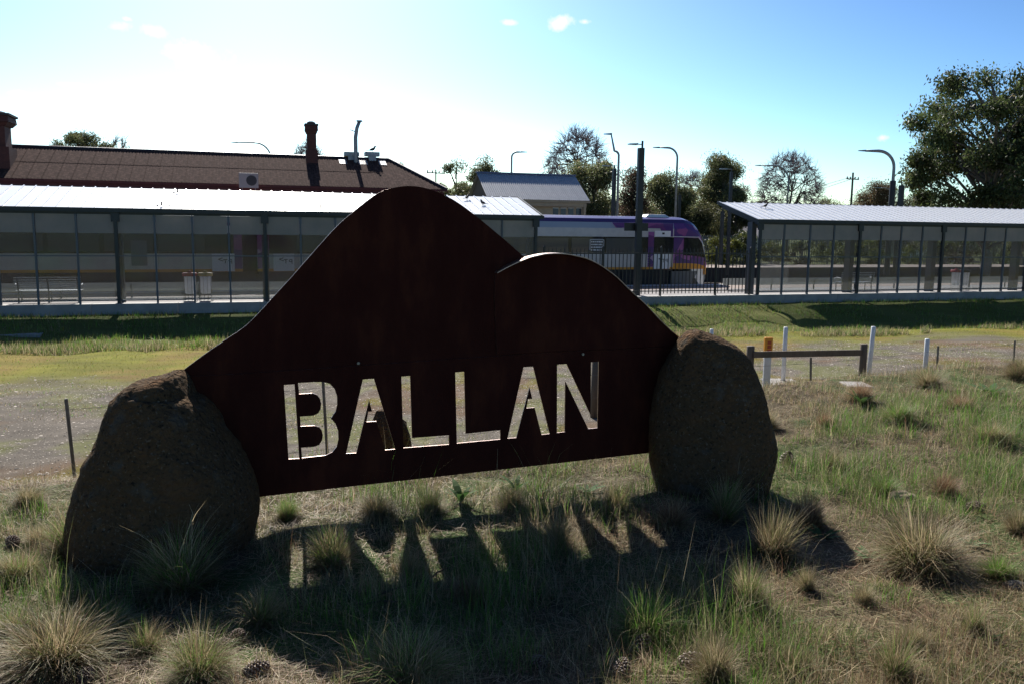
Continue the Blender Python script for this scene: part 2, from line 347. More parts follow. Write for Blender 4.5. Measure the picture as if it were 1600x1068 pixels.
def pebbles(name, n, sel, r, m, area):
    out = np.zeros((0, 2))
    for _ in range(30):
        p = flatpts(n*2, *area); p = p[np.abs(p[:, 0]) < p[:, 1]*.68+1]; g, hi, ba, w = zone(p[:, 0], p[:, 1]); out = np.concatenate([out, p[sel(g, hi, ba, w, p)]])
        if len(out) >= n: break
    p = out[:n]; k = len(p); base = np.array([(1, 0, 0), (-1, 0, 0), (0, 1, 0), (0, -1, 0), (0, 0, 1), (0, 0, -1)], float)
    V = base[None]*rng.uniform(.5, 1.2, (k, 6, 1))*rng.uniform(*r, (k, 1, 1))*np.array([1, 1, .45]); a = rng.uniform(0, pi, k); ca, sa = np.cos(a)[:, None], np.sin(a)[:, None]
    V = np.stack([V[..., 0]*ca-V[..., 1]*sa, V[..., 0]*sa+V[..., 1]*ca, V[..., 2]], -1); V += np.stack([p[:, 0], p[:, 1], H(p[:, 0], p[:, 1])+.004], 1)[:, None]
    T = np.array([(0, 2, 4), (2, 1, 4), (1, 3, 4), (3, 0, 4)]); T = (np.arange(k)*6)[:, None, None]+T
    c = np.repeat(np.array([.30, .265, .225])*rng.uniform(.2, 2.2, (k, 1)), 6, 0)
    return tag(link(bpy.data.objects.new(name, npmesh(name, V.reshape(-1, 3), np.zeros((0, 4), int), T.reshape(-1, 3), m, c))), kind='stuff')
stm = mat('loose_stone', (.2, .18, .17), .9, attr='tint', spec=.2)
pebbles('gravel_stones', 50000, lambda g, hi, ba, w, p: (g < .55) & (hi < .6) & (w > 3), (.006, .020), stm, (-16, 26, 7.5, 26))
pebbles('loose_stones', 1500, lambda g, hi, ba, w, p: (g < .6) & (hi < .5) & (w > 3) & (fbm(p[:, 0], p[:, 1], .8, 83) > .42), (.014, .045), stm, (-16, 26, 7.5, 26))

# ------------------------------------------------------------ the steel town sign between two boulders
rust = mat('rusted_steel', (.034, .0072, .0052), .85, 0, (.066, .018, .010), 5, 8, .25, 90, spec=.12, col3=(.043, .0105, .0072), stretch=(1, 1, .35))
edgem = mat('cut_edge_glint', (.55, .42, .37), .40, 1, (.40, .28, .23), 20)  # sun glint on the cut edges put into a pale metal colour
SA = radians(19.5); c0 = ray(405, 775); P0 = EYE + c0*(4.7/hypot(c0.x, c0.y)); P0.z = 0
SN = Vector((-sin(SA), cos(SA), 0)); SU = Vector((cos(SA), sin(SA), 0))
def onsign(px, py, off=0):
    d = ray(px, py); o = P0 - SN*off; t = (o-EYE).dot(SN)/d.dot(SN); Q = EYE + d*t; return ((Q-P0).dot(SU), Q.z)
def catmull(pts, n=5):
    out = []; P = [pts[0]]+list(pts)+[pts[-1]]
    for i in range(1, len(P)-2):
        for k in range(n):
            t = k/n; a, b, c, d = P[i-1:i+3]
            out.append(tuple(.5*((2*b[j]) + (-a[j]+c[j])*t + (2*a[j]-5*b[j]+4*c[j]-d[j])*t*t + (-a[j]+3*b[j]-3*c[j]+d[j])*t**3) for j in (0, 1)))
    out.append(tuple(pts[-1])); return out
def plate(name, loops, off, th, parent, m):
    """flat cut steel plate with through holes; loops in sign-plane metres"""
    cu = bpy.data.curves.new(name, 'CURVE'); cu.dimensions = '2D'; cu.fill_mode = 'BOTH'; cu.extrude = th/2
    for lp in loops:
        sp = cu.splines.new('POLY'); sp.points.add(len(lp)-1); sp.use_cyclic_u = True
        for i, (x, y) in enumerate(lp): sp.points[i].co = (x, y, 0, 1)
    tmp = bpy.data.objects.new('tmp', cu); COL.objects.link(tmp); dg = bpy.context.evaluated_depsgraph_get(); dg.update()
    me = bpy.data.meshes.new_from_object(tmp.evaluated_get(dg)); bpy.data.objects.remove(tmp)
    co = np.zeros(len(me.vertices)*3); me.vertices.foreach_get('co', co); co = co.reshape(-1, 3)
    co = np.stack([co[:, 0], -off-co[:, 2], co[:, 1]], 1); me.vertices.foreach_set('co', co.ravel()); me.materials.clear(); me.materials.append(m); me.materials.append(edgem); me.name = name; me.update()
    for p_ in me.polygons: p_.material_index = 0 if abs(p_.normal.y) > .5 else 1; p_.use_smooth = False
    return link(bpy.data.objects.new(name, me), parent)
big = [(275, 586), (315, 556), (349, 532.5), (381, 511), (404, 489), (425, 466), (449, 440), (473, 413), (501, 381), (529, 351), (557, 327), (590, 302.5), (615, 293.8), (640, 291), (666, 294.6), (698, 307), (726, 324.5), (761, 352), (800, 385), (840, 421), (900, 470), (1000, 520), (1066, 540)]
small = [(773, 425), (792, 413.6), (815, 403.6), (832, 398.7), (851, 395.5), (875, 395.5), (898, 399.7), (919, 406), (943, 418.4), (962, 432.7), (985, 455), (1006, 474), (1028, 497.5), (1049, 517.7), (1068, 533)]
sign = thing('town_sign', 'large rusted steel hill-shaped sign with BALLAN cut through its lower panel', 'sign', (P0.x, P0.y, 0), SA)
TH = .008
hb = catmull(big) + [(1066, 552), (871, 560), (400, 592), (290, 600)]
plate('hill_plate', [[onsign(*p) for p in hb]], 0, TH, sign, rust)
sm_ = catmull(small) + [(1070, 539), (980, 543.6), (871, 547.6), (776, 553.5), (772.5, 470)]
plate('front_hill_plate', [[onsign(x, y, TH+.003) for x, y in sm_]], TH+.003, .012, sign, rust)
z1 = lambda L: [(400+x/2.7586, 520+y/2.7586) for x, y in L]
letters = [
 z1([(120, 222), (166, 219), (186, 538), (140, 541)]),
 z1([(181, 213), (240, 210), (290, 209), (318, 217), (338, 238), (349, 270), (350, 305), (343, 335), (322, 367), (342, 388), (354, 420), (355, 455), (348, 487), (330, 510), (300, 525), (198, 536), (195, 492), (250, 488), (272, 480), (285, 460), (288, 438), (283, 417), (272, 403), (252, 397), (192, 400), (190, 358), (245, 354), (265, 346), (278, 328), (281, 303), (275, 280), (262, 264), (242, 257), (186, 261)]),
 z1([(460, 198), (508, 195), (600, 498), (556, 502), (519, 378), (476, 381), (483, 337), (500, 336), (487, 287), (432, 515), (388, 517)]),
 z1([(626, 186), (664, 183), (672, 450), (831, 438), (831, 478), (635, 493)]),
 z1([(858, 168), (897, 165), (903, 432), (1052, 416), (1053, 456), (865, 473)]),
 z1([(1152, 146), (1194, 143), (1265, 432), (1230, 436), (1200, 319), (1165, 322), (1172, 283), (1190, 281), (1178, 232), (1121, 449), (1083, 452)]),
 z1([(1297, 135), (1338, 132), (1441, 350), (1443, 125), (1476, 122), (1471, 407), (1431, 411), (1332, 205), (1330, 424), (1296, 428)])]
low_ = [(290, 588), (400, 582), (871, 549), (980, 545), (1072, 540), (1062, 701), (1000, 708), (405, 775), (350, 781)]
plate('letter_panel', [[onsign(x, y, TH+.001) for x, y in low_]] + [[onsign(x, y, TH+.001) for x, y in l] for l in letters], TH+.001, TH, sign, rust)
fl = MB(); cs = [onsign(x, y, TH+.003) for x, y in catmull(small, 3)]; n_ = len(cs)          # forward lip added to draw a bright line along the small hill's top
fl.add([(x, -.0172-d*min(1, .25+1.1*sin(pi*min(1, i/(n_-1)*1.5+.12))), z-dz_) for d, dz_ in ((0, 0), (.07, 0), (.07, .005), (0, .005)) for i, (x, z) in enumerate(cs)], [(k*n_+i, k*n_+i+1, ((k+1) % 4)*n_+i+1, ((k+1) % 4)*n_+i) for k in range(4) for i in range(n_-1)])
fl.build('glint_lip', edgem, sign)
bm_ = MB(); a = onsign(300, 586); b = onsign(1060, 540)
bm_.hexa([(a[0], .006, a[1]-.03), (b[0], .006, b[1]-.03), (b[0], .045, b[1]-.03), (a[0], .045, a[1]-.03), (a[0], .006, a[1]+.01), (b[0], .006, b[1]+.01), (b[0], .045, b[1]+.01), (a[0], .045, a[1]+.01)])
bm_.build('stiffener_bar', rust, sign)
bl = MB()
for px, py in ((911, 553), (560, 567)):
    s_, z_ = onsign(px, py, TH+.01); bl.tube([(s_, -.012, z_), (s_, -.02, z_)], .009, 6)
bl.build('bolt_heads', mat('steel_bolt', (.25, .24, .23), .4, .8), sign)

rockm = mat('boulder_stone', (.12, .076, .042), .95, 0, (.15, .092, .048), 18, 12, 2.6, 40, spec=.05, col3=(.105, .068, .040))
rN = rockm.node_tree.nodes; rL = rockm.node_tree.links            # pit shade coloured in as dark specks, pale lichen specks over the mottled stone
def speck(scale, lo, hi, col, seed):
    b = rN['Principled BSDF']; src = b.inputs['Base Color'].links[0].from_socket; tc = rN.new('ShaderNodeTexCoord'); mp = rN.new('ShaderNodeMapping'); mp.inputs['Location'].default_value = (seed, seed*2, 0)
    n = rN.new('ShaderNodeTexNoise'); n.inputs['Scale'].default_value = scale; n.inputs['Detail'].default_value = 3; r = rN.new('ShaderNodeValToRGB'); r.color_ramp.elements[0].position = lo; r.color_ramp.elements[1].position = hi
    rL.new(tc.outputs['Object'], mp.inputs[0]); rL.new(mp.outputs[0], n.inputs[0]); rL.new(n.outputs['Fac'], r.inputs[0]); mx = rN.new('ShaderNodeMix'); mx.data_type = 'RGBA'; rL.new(r.outputs[0], mx.inputs[0]); rL.new(src, mx.inputs[6]); mx.inputs[7].default_value = (*col, 1); rL.new(mx.outputs[2], b.inputs['Base Color'])
speck(46, .58, .72, (.030, .024, .018), 3); speck(64, .60, .80, (.24, .21, .17), 9); speck(5, .52, .72, (.15, .085, .045), 5); speck(8, .58, .78, (.13, .12, .10), 14)
def rock(name, label, left, right, Y, thick, seed, topcut=None, nl=70, ns=84):
    L = sorted([(at_y(x, y, Y).z, at_y(x, y, Y).x) for x, y in left]); R_ = sorted([(at_y(x, y, Y).z, at_y(x, y, Y).x) for x, y in right])
    zt = max(L[-1][0], R_[-1][0]); zs = np.concatenate([np.linspace(-.15, zt-.12, nl-20), zt-.12*(1-np.linspace(0, 1, 21)[1:])**1.6])
    lx = np.interp(zs, [a[0] for a in L], [a[1] for a in L]); rx = np.interp(zs, [a[0] for a in R_], [a[1] for a in R_])
    V = []; n = 2.5
    for z, l, r in zip(zs, lx, rx):
        t = max(0, (z+.15)/(zt+.15)); th = thick*(1-.45*t**2.2)*(1 if t < .93 else max(.25, 1-((t-.93)/.07)**2*.55)); c = (l+r)/2; hw = (r-l)/2
        for k in range(ns):
            q = 2*pi*k/ns; cx = abs(cos(q))**(2/n)*(1 if cos(q) > 0 else -1); cy = abs(sin(q))**(2/n)*(1 if sin(q) > 0 else -1)
            V.append((c+(hw-.018)*(1-(.075 if l < 0 else .03)*(1-t)**1.5)*cx, Y+.06*t+th*cy, z))
    fs = [(i*ns+k, i*ns+(k+1) % ns, (i+1)*ns+(k+1) % ns, (i+1)*ns+k) for i in range(len(zs)-1) for k in range(ns)]
    V.append((sum(v[0] for v in V[-ns:])/ns, Y+.06, zt+.004)); N0 = (len(zs)-1)*ns; fs += [(N0+k, N0+(k+1) % ns, len(V)-1) for k in range(ns)]
    cen = Vector((V[-1][0], Y, zt*.45)); W_ = []
    for v in V:
        p = Vector(v); dv = (p-cen); dv.normalize(); s = Vector((seed, 0, 0))
        d = noise.fractal(p*2.3+s, .9, 2.1, 4)*.024 + noise.fractal(p*9+s, .9, 2.1, 4)*.012 + noise.fractal(p*30+s, .7, 2.1, 3)*.009 - .03*max(0, noise.noise(p*14+s)-.22) - .03*max(0, .06-abs(noise.noise(p*3.1+s*2)))
        if topcut: d -= topcut(p)
        edge = abs(dv.y); W_.append(p + dv*d*(.35+.65*edge))
    m = MB(); base_ = Vector((cen.x, Y, 0)); m.add([w - base_ for w in W_], fs); o = m.build(name, rockm, None, True); o.location = base_
    return tag(o, label, 'boulder')
LL = [(130, 940), (117, 880), (107, 840), (106, 815), (109, 783), (120, 748), (134, 712), (157, 671), (165, 640), (172, 622), (185, 609), (201, 598), (227, 592), (243, 588), (262, 586)]
LR = [(396, 940), (402, 880), (406, 830), (407, 795), (403, 776), (389, 738), (354, 687), (325, 640), (303, 618), (290, 602), (283, 590), (275, 586)]
def cutL(p):       # the stepped ledge near the top: a groove that separates the front lip from the crest behind
    ln = at_y(235, 606, 4.2); return .045*max(0, 1-abs((p.z-ln.z+.02*(p.x-ln.x)*6))/.03)*(1 if p.x > at_y(222, 600, 4.2).x else 0)
rock('boulder', 'big brown-grey boulder holding the left end of the steel sign', LL, LR, 4.2, .40, 3.1, cutL)
RL = [(1018, 800), (1016, 760), (1010, 725), (1009, 683), (1012, 657), (1018, 626), (1027, 593), (1040, 566), (1050, 548), (1058, 534), (1066, 525), (1075, 520), (1090, 517)]
RR = [(1200, 800), (1204, 760), (1210, 735), (1217, 713), (1218, 694), (1210, 657), (1202, 621), (1190, 587), (1176, 559), (1157, 542), (1134, 530), (1112, 523), (1098, 518)]
rock('boulder', 'rounded brown boulder holding the right end of the steel sign', RL, RR, 5.16, .30, 9.7)

# small stones
def stone(name, label, loc, r, seed, m, cat='rock', sc=(1, 1, .7)):
    import bmesh
    b = bmesh.new(); bmesh.ops.create_icosphere(b, subdivisions=3, radius=r)
    for v in b.verts:
        d = 1+.35*noise.noise(v.co*(1.3/r)+Vector((seed, 0, 0)))+.10*noise.noise(v.co*(4/r)+Vector((seed, 2, 0))); v.co = Vector((v.co.x*sc[0], v.co.y*sc[1], v.co.z*sc[2]))*d
    me = bpy.data.meshes.new(name); b.to_mesh(me); b.free(); me.materials.append(m); o = link(bpy.data.objects.new(name, me)); o.location = loc
    return tag(o, label, cat)
P = ground_px(1408, 782); stone('rock', 'small pale tan flat rock half sunk in grass behind the big tan tussock', (P.x, P.y, P.z+.02), .075, 4, mat('pale_sandstone', (.34, .26, .17), .9, 0, (.26, .2, .13), 12, bump=.5), sc=(1.2, .8, .55))
stone('rock', 'dark standing stone behind the sign, seen through the first A and L', (at_y(606, 700, 6.3).x, 6.3, at_y(600, 640, 6.3).z-.27), .27, 8, rockm, sc=(.62, .5, .95))
P = ground_px(1590, 918); stone('rock', 'pale broken stone at the right edge of the grass', (P.x, P.y, P.z+.01), .05, 6, mat('grey_stone', (.22, .2, .18), .9, 0, (.1, .09, .08), 14, bump=.5), sc=(1.3, .8, .5))
P = ground_px(1588, 582); stone('rock', 'dark grey stone under the dry clump at the far right crest', (P.x, P.y, P.z+.03), .12, 5, rockm)

# ------------------------------------------------------------ tussocks, weeds, cones
def tussock_mesh(name, n, spread, kind, seed):
    """unit-ish tussock: height about 1, radius by spread"""
    cols = {'dry': ([DRY*.85, TAN, DRY*1.1, OLV, OLV*.7], [4, 3, 2, 3, 2]), 'mix': ([OLV, DRY, GRN*1.2, TAN], [4, 4, 2, 2]), 'green': ([GRN*1.1, OLV, DRY], [5, 4, 2]), 'red': ([RED, TAN, DRY], [4, 4, 2])}[kind]
    a = rng.uniform(0, 2*pi, n); r = np.sqrt(rng.random(n))*.16*spread; P = np.stack([r*np.cos(a), r*np.sin(a), np.full(n, -.02)], 1)
    az = a + rng.normal(0, .9, n); lean = np.abs(rng.normal(.12+r/.16*.38, .34, n)); h = rng.uniform(.3, 1.0, n)
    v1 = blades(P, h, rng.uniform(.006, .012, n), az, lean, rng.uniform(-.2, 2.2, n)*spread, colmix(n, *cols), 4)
    kk = n//2; a = rng.uniform(0, 2*pi, kk); r = np.sqrt(rng.random(kk))*.2*spread
    v0 = blades(np.stack([r*np.cos(a), r*np.sin(a), rng.uniform(0, .12, kk)], 1), rng.uniform(.25, .7, kk), rng.uniform(.006, .014, kk), a+rng.normal(0, .6, kk), rng.normal(1.25, .3, kk), rng.uniform(-.3, .5, kk), colmix(kk, [TAN, DRY*.8, RED*.7, DRY], [3, 3, 3, 2]), 3)
    m = n//3; a = rng.uniform(0, 2*pi, m); r = np.sqrt(rng.random(m))*.22*spread
    v2 = blades(np.stack([r*np.cos(a), r*np.sin(a), np.full(m, -.02)], 1), rng.uniform(.2, .5, m), rng.uniform(.007, .014, m), a, np.abs(rng.normal(.7, .5, m)), rng.uniform(.3, 1.2, m), colmix(m, [GRN, OLV, DRY], [3, 3, 2]), 3)
    J = join([v0, v1, v2]); return npmesh(name, J[0], J[1], J[2], leafm, J[3])
TM = {k: [tussock_mesh('tussock', nb, sp, k, i) for i, (nb, sp) in enumerate(((1500, .8), (1900, 1.1), (800, .7)))] for k in ('dry', 'mix', 'green', 'red')}
def spikes_mesh(n, kind):
    a = rng.uniform(0, 2*pi, n); r = np.sqrt(rng.random(n))*.07; P = np.stack([r*np.cos(a), r*np.sin(a), np.full(n, -.02)], 1)
    c = colmix(n, [DRY*1.2, DRY, OLV], [4, 3, 2]); J = blades(P, rng.uniform(.7, 1.15, n), rng.uniform(.004, .008, n), a, np.abs(rng.normal(.3, .28, n)), rng.uniform(.1, 1.1, n), c, 5); return npmesh('stalks', J[0], J[1], J[2], leafm, J[3])
SPK = [spikes_mesh(26, 0), spikes_mesh(14, 1)]
tuss = [ # px, py of base, height px, kind, mesh, squash (width/height), stalks, label
 (88, 1040, 132, 'dry', 1, 1.15, 0, 'large pale straw tussock in the bottom left corner of the picture'),
 (312, 1062, 130, 'mix', 1, .95, 1, 'pale green-tipped tussock just below the left boulder shadow, bright in the sun'),
 (285, 925, 150, 'mix', 0, .8, 1, 'tall thin-bladed tussock in shade directly in front of the left boulder'),
 (1205, 872, 125, 'dry', 0, .9, 1, 'sunlit tan tussock at the right edge of the sign shadow'),
 (1440, 885, 135, 'dry', 1, 1.05, 0, 'large round tan tussock alone on the open grass at right'),
 (1168, 948, 110, 'mix', 0, .8, 1, 'narrow brown tussock on the lower right rim of the sign shadow'),
 (1010, 995, 110, 'green', 1, .95, 1, 'green arching tussock in the shadow above the pine cones'),
 (1118, 1066, 125, 'dry', 0, .75, 0, 'straw coloured tussock at the bottom edge beside the opened pine cone'),
 (640, 1062, 110, 'mix', 1, 1.3, 1, 'wide dim tussock in the deep shadow at bottom centre'),
 (520, 885, 115, 'mix', 0, .8, 0, 'grey-green tussock lit through the letter B under the sign'),
 (872, 862, 95, 'dry', 0, .8, 0, 'yellow tussock lit between the letter shadows under the second A'),
 (735, 938, 62, 'red', 1, 1.2, 0, 'low rusty brown dead clump in the shadow below the second L'),
 (1262, 822, 85, 'red', 0, .9, 0, 'reddish dry tussock at the right foot of the right boulder'),
 (1130, 812, 110, 'mix', 2, .8, 1, 'thin tussock with tall stalks in front of the right boulder'),
 (1475, 772, 55, 'red', 0, .9, 0, 'small brown tussock behind the large round tan one'),
 (1588, 832, 62, 'dry', 0, .9, 0, 'small tan tussock at the right margin, mid slope'),
 (1195, 672, 62, 'dry', 1, .9, 0, 'pale clump close to the right side of the right boulder'),
 (1345, 628, 52, 'red', 0, 1.0, 0, 'brown clump at the foot of the right rail post'),
 (1452, 606, 48, 'dry', 0, 1.0, 0, 'dry clump on the crest in front of the leaning white post'),
 (1592, 592, 60, 'dry', 1, 1.0, 0, 'dense dry clump on the crest at the far right'),
 (45, 790, 50, 'dry', 1, 1.1, 0, 'dry clump on the crest at the left margin below the wire post'),
 (112, 872, 115, 'mix', 0, .8, 0, 'tall tussock hugging the left side of the left boulder'),
 (590, 805, 60, 'dry', 1, 1.1, 0, 'matted straw clump under the sign below the first L'),
 (672, 800, 62, 'mix', 0, .9, 0, 'olive tussock under the middle of the sign'),
 (450, 812, 60, 'green', 0, .9, 0, 'green tussock just right of the left boulder, under the sign'),
 (960, 800, 85, 'mix', 2, .8, 0, 'upright tussock casting a shadow near the right end of the sign'),
 (1262, 922, 62, 'dry', 2, .7, 0, 'small upright straw tuft in the bright green patch at right'),
 (1405, 660, 55, 'green', 1, 1.0, 0, 'soft green tussock on the slope below the rail fence'),
 (1290, 668, 42, 'red', 0, 1.0, 0, 'tiny dark brown clump on the slope right of the boulder'),
 (405, 975, 95, 'mix', 2, .8, 0, 'thin dark tuft in the shadow right of the left boulder'),
 (1395, 1062, 120, 'mix', 2, .8, 0, 'faint upright tuft at the bottom edge, lower right'),
 (30, 905, 70, 'mix', 1, 1.2, 0, 'olive mound of grass beside the single pine cone at left'),
 (170, 985, 60, 'green', 1, 1.2, 0, 'low green tuft on the left edge of the boulder shadow'),
 (1545, 690, 50, 'mix', 1, 1.1, 0, 'grey-green clump high on the right slope'),
 (1300, 730, 50, 'dry', 1, 1.1, 0, 'flattened pale clump between the boulder and the big tan tussock'),
 (800, 792, 50, 'dry', 0, 1.1, 0, 'straw clump under the sign below the second L'),
 (640, 900, 70, 'dry', 2, .9, 0, 'sparse straw tuft in the sun stripe below the first L'),
 (1050, 822, 80, 'red', 2, .9, 0, 'dim reddish tuft at the left foot of the right boulder'),
 (1350, 940, 45, 'dry', 2, 1.1, 0, 'little straw tuft on litter below the large round tan tussock'),
 (1425, 1010, 50, 'dry', 0, 1.2, 0, 'matted straw clump on bare litter at lower right centre'),
 (1250, 1045, 50, 'mix', 0, 1.2, 0, 'short matted tuft near the bottom edge right of the straw tussock'),
 (1560, 905, 55, 'green', 0, 1.2, 0, 'short green tuft at right beside the pale broken stone'),
 (1380, 770, 45, 'green', 0, 1.2, 0, 'low green tuft behind the big tan tussock, to its left'),
 (1500, 640, 40, 'red', 1, 1.1, 0, 'low rusty clump on the slope below the far right crest'),
 (20, 1000, 75, 'mix', 0, 1.0, 0, 'olive tuft at the left margin above the corner tussock'),
 (230, 1015, 70, 'mix', 2, 1.0, 0, 'thin tuft between the two bright tussocks at bottom left'),
 (60, 850, 50, 'dry', 2, 1.1, 0, 'small straw tuft right of the lone pine cone at left'),
 (1520, 985, 60, 'mix', 2, 1.0, 0, 'thin grey tuft on bare brown litter at lower right'),
]
TG = 'grass tussocks on the mound'
for i, (px, py, hp, kind, mi, sq, st, lab) in enumerate(tuss):
    P = ground_px(px, min(py, 1067)); hh = hp/F*(P-EYE).length*.80
    o = inst('grass_tussock', TM[kind][mi], None, P, (0, 0, random.uniform(0, 6.28)), (hh*sq*1.1, hh*sq*1.1, hh)); o.rotation_euler = (random.gauss(0, .13), random.gauss(0, .13), random.uniform(0, 6.28)); o.scale = (hh*sq*random.uniform(.95, 1.4), hh*sq*random.uniform(.85, 1.2), hh*.96); tag(o, lab, 'grass tussock', TG)
    if st: inst('stalks', SPK[i % 2], o, (0, 0, 0), (0, 0, random.random()*6), (1.15/sq, 1.15/sq, 1.25))
# lone arching stalks in the shadow (broken pale blades)
wm = mat('broad_weed_leaf', (.06, .13, .03), .85, 0, (.09, .16, .05), 20, trans=.3)
def weed(px, py, size, nl, erect, lab):
    P = ground_px(px, py); s = size/F*(P-EYE).length; t = thing('broadleaf_weed', lab, 'weed', P, 0, 'broad-leaved weeds on the mound')
    for k in range(nl):
        a = 2*pi*k/nl+random.uniform(-.3, .3); L = s*random.uniform(.7, 1.1); e = erect+random.uniform(-.15, .15); vs = []; w0 = L*.13
        for i in range(6):
            q = i/5; r = L*q*cos(e*(1-.5*q)); z = L*q*sin(e)*(1-.25*q)+.004; w = w0*sin(pi*min(1, q*.92+.06))
            for sg in (-1, 1): vs.append((r*cos(a)-sg*w*sin(a), r*sin(a)+sg*w*cos(a), z+.25*w))
        m = MB(); m.add(vs, [(2*i, 2*i+1, 2*i+3, 2*i+2) for i in range(5)]); m.build('leaf', wm, t)
weed(1547, 615, 34, 9, .5, 'dark green leafy weed high on the right slope near the far right clump')
weed(720, 786, 42, 7, 1.1, 'spear-leaved dark weed standing under the middle of the sign')
weed(806, 768, 36, 5, 1.1, 'two-pronged green weed under the sign just right of its middle')
weed(918, 770, 28, 7, .6, 'bright green weed under the sign toward its right end')
weed(1345, 632, 30, 7, .9, 'bright green strap-leaved weed beside the right rail post')
weed(1358, 872, 30, 9, .45, 'pale star-shaped weed left of the big tan tussock')
weed(1518, 852, 28, 8, .4, 'flat rosette weed right of the big tan tussock')
weed(1285, 842, 30, 8, .5, 'leafy weed in the green patch near the boulder shadow tip')
weed(1535, 1000, 26, 6, .5, 'pale grey-green rosette on bare litter at lower right')
weed(1180, 1000, 30, 6, .35, 'broad glossy weed on the lit ground below the shadow rim')
weed(1255, 1015, 30, 7, .4, 'low rosette on pale litter right of the bottom straw tussock')
conem = mat('cone_scale', (.115, .06, .038), .75, 0, (.17, .10, .065), 30, bump=.3)
tipm = mat('cone_tip', (.30, .22, .17), .6, 0, (.2, .14, .1), 40)
def cone_mesh():
    m = MB(); n = 96
    m.lathe([(.12, -.95), (.30, -.6), (.34, 0), (.22, .6), (.05, 1.0)], 10)
    for k in range(n):
        t = k/n; z = -.95+1.95*t; r = .62*sin(pi*min(1, .16+.80*t))**.8+.06; a = k*2.39996; d = Vector((cos(a), sin(a), 0)); s = Vector((-sin(a), cos(a), 0)); up = Vector((0, 0, 1))
        c = d*r*.45+up*z; e = d*r+up*(z+.16); w = .17*(1-.5*t)
        m.add([c-s*w*.6, c+s*w*.6, e+s*w, e-s*w, e+d*.02+up*.07], [(0, 1, 2, 3)], 0)
        m.add([e-s*w-up*.04, e+s*w-up*.04, e+s*w*.8+up*.09, e-s*w*.8+up*.09, e+d*.09+up*.02], [(0, 1, 4), (1, 2, 4), (2, 3, 4), (3, 0, 4)], 1)
    return m.mesh('pine_cone', [conem, tipm])
CM = cone_mesh()
for px, py, s, rx, rz, lab in ((20, 852, .034, 1.5, .9, 'brown pine cone lying alone in grass at the left margin'), (1000, 1020, .036, .7, 2, 'dark pine cone with glinting white scale tips in the shadow at bottom'),
      (1078, 1047, .042, 1.2, 1.2, 'opened pine cone on straw near the bottom edge, right of the glinting one'), (345, 1050, .036, 1.4, .4, 'pale pine cone at the foot of the sunlit tussock, left bottom'),
      (398, 1056, .034, 1.5, 2.2, 'reddish pine cone on litter right of the pale cone'), (345, 1020, .034, 1.3, 1.8, 'dark pine cone between the pale cone and the boulder shadow'), (372, 1002, .032, 1.1, .7, 'small round pine cone at the shadow rim above the pale cone'),
      (972, 1056, .036, 1.4, 2.9, 'shaded pine cone on the bottom edge left of the glinting one'), (842, 1045, .034, 1.3, .3, 'pine cone deep in the shadow at bottom, left of the others'), (135, 1062, .03, 1.4, .3, 'pine cone half hidden by the bottom left tussock'),
      (1228, 727, .05, .5, .3, 'dark pine cone against the right foot of the right boulder'), (1520, 800, .04, 1.2, 1.2, 'dark pine cone on the slope above the flat rosette weed')):
    P = ground_px(px, py); tag(inst('pine_cone', CM, None, (P.x, P.y, P.z+s*.75), (rx, 0, rz), (s*1.3, s*1.3, s*1.4)), lab, 'pine cone', 'fallen pine cones')
sticks = MB()
for px, py, px2, py2 in ((555, 948, 668, 912), (668, 912, 700, 892), (560, 950, 632, 946)):
    a = ground_px(px, py); b = ground_px(px2, py2); m_ = (a+b)/2+Vector((0, 0, .03)); sticks.tube([a+Vector((0, 0, .015)), m_, b+Vector((0, 0, .02))], [.006, .005, .003], 5)
tag(sticks.build('fallen_twig', mat('dead_twig', (.10, .065, .04), .9)), 'thin crooked dead twig lying in the sign shadow', 'twig')

# ------------------------------------------------------------ fence, marker posts on the gravel
steel = mat('galvanised_post', (.20, .20, .19), .55, .5, (.13, .12, .11), 12); wood = mat('weathered_wood', (.16, .125, .09), .85, 0, (.10, .075, .055), 5, 6, .5, 30, stretch=(1, 1, .15))
def star(px, py, top, Y, lab):
    a = at_y(px, py, Y); g = gh(a.x, Y); b = at_y(top[0], top[1], Y); o = thing('wire_fence_post', lab, 'post', (a.x, Y, g), 0, 'steel wire fence posts')
    m = MB(); dx = b.x-a.x; H_ = b.z-g; w = .022
    for ang in (0, 2.1, 4.2):
        c, s = cos(ang), sin(ang); m.hexa([(-.004*s, .004*c, -.2), (w*c-.004*s, w*s+.004*c, -.2), (w*c+.004*s, w*s-.004*c, -.2), (.004*s, -.004*c, -.2)] + [(-.004*s+dx, .004*c, H_), (w*c-.004*s+dx, w*s+.004*c, H_), (w*c+.004*s+dx, w*s-.004*c, H_), (.004*s+dx, -.004*c, H_)])
    m.build('picket', steel, o); return Vector((b.x, Y, b.z)), g
tops = [star(119, 742, (103, 622), 10.2, 'leaning steel fence post on the gravel left of the left boulder'), star(513, 722, (504, 588), 11.2, 'steel fence post seen through the letter B'),
        star(1268, 612, (1267, 558), 15.6, 'steel fence post in the middle of the timber rail'), star(1464, 588, (1466, 540), 17.6, 'steel fence post right of the white posts'), star(1584, 566, (1586, 532), 20.5, 'steel fence post at the right edge of the gravel')]
wr = MB()
for (a, ga), (b, gb) in zip(tops[:-1], tops[1:]):
    for f_ in (.12, .45, .8):
        p = Vector((a.x, a.y+.02, a.z-f_*(a.z-ga))); q_ = Vector((b.x, b.y+.02, b.z-f_*(b.z-gb))); md = (p+q_)/2-Vector((0, 0, .02)); wr.tube([p, md, q_], .0022, 4)
tag(wr.build('fence_wire', steel), 'thin wires strung between the steel fence posts across the gravel', 'wire')
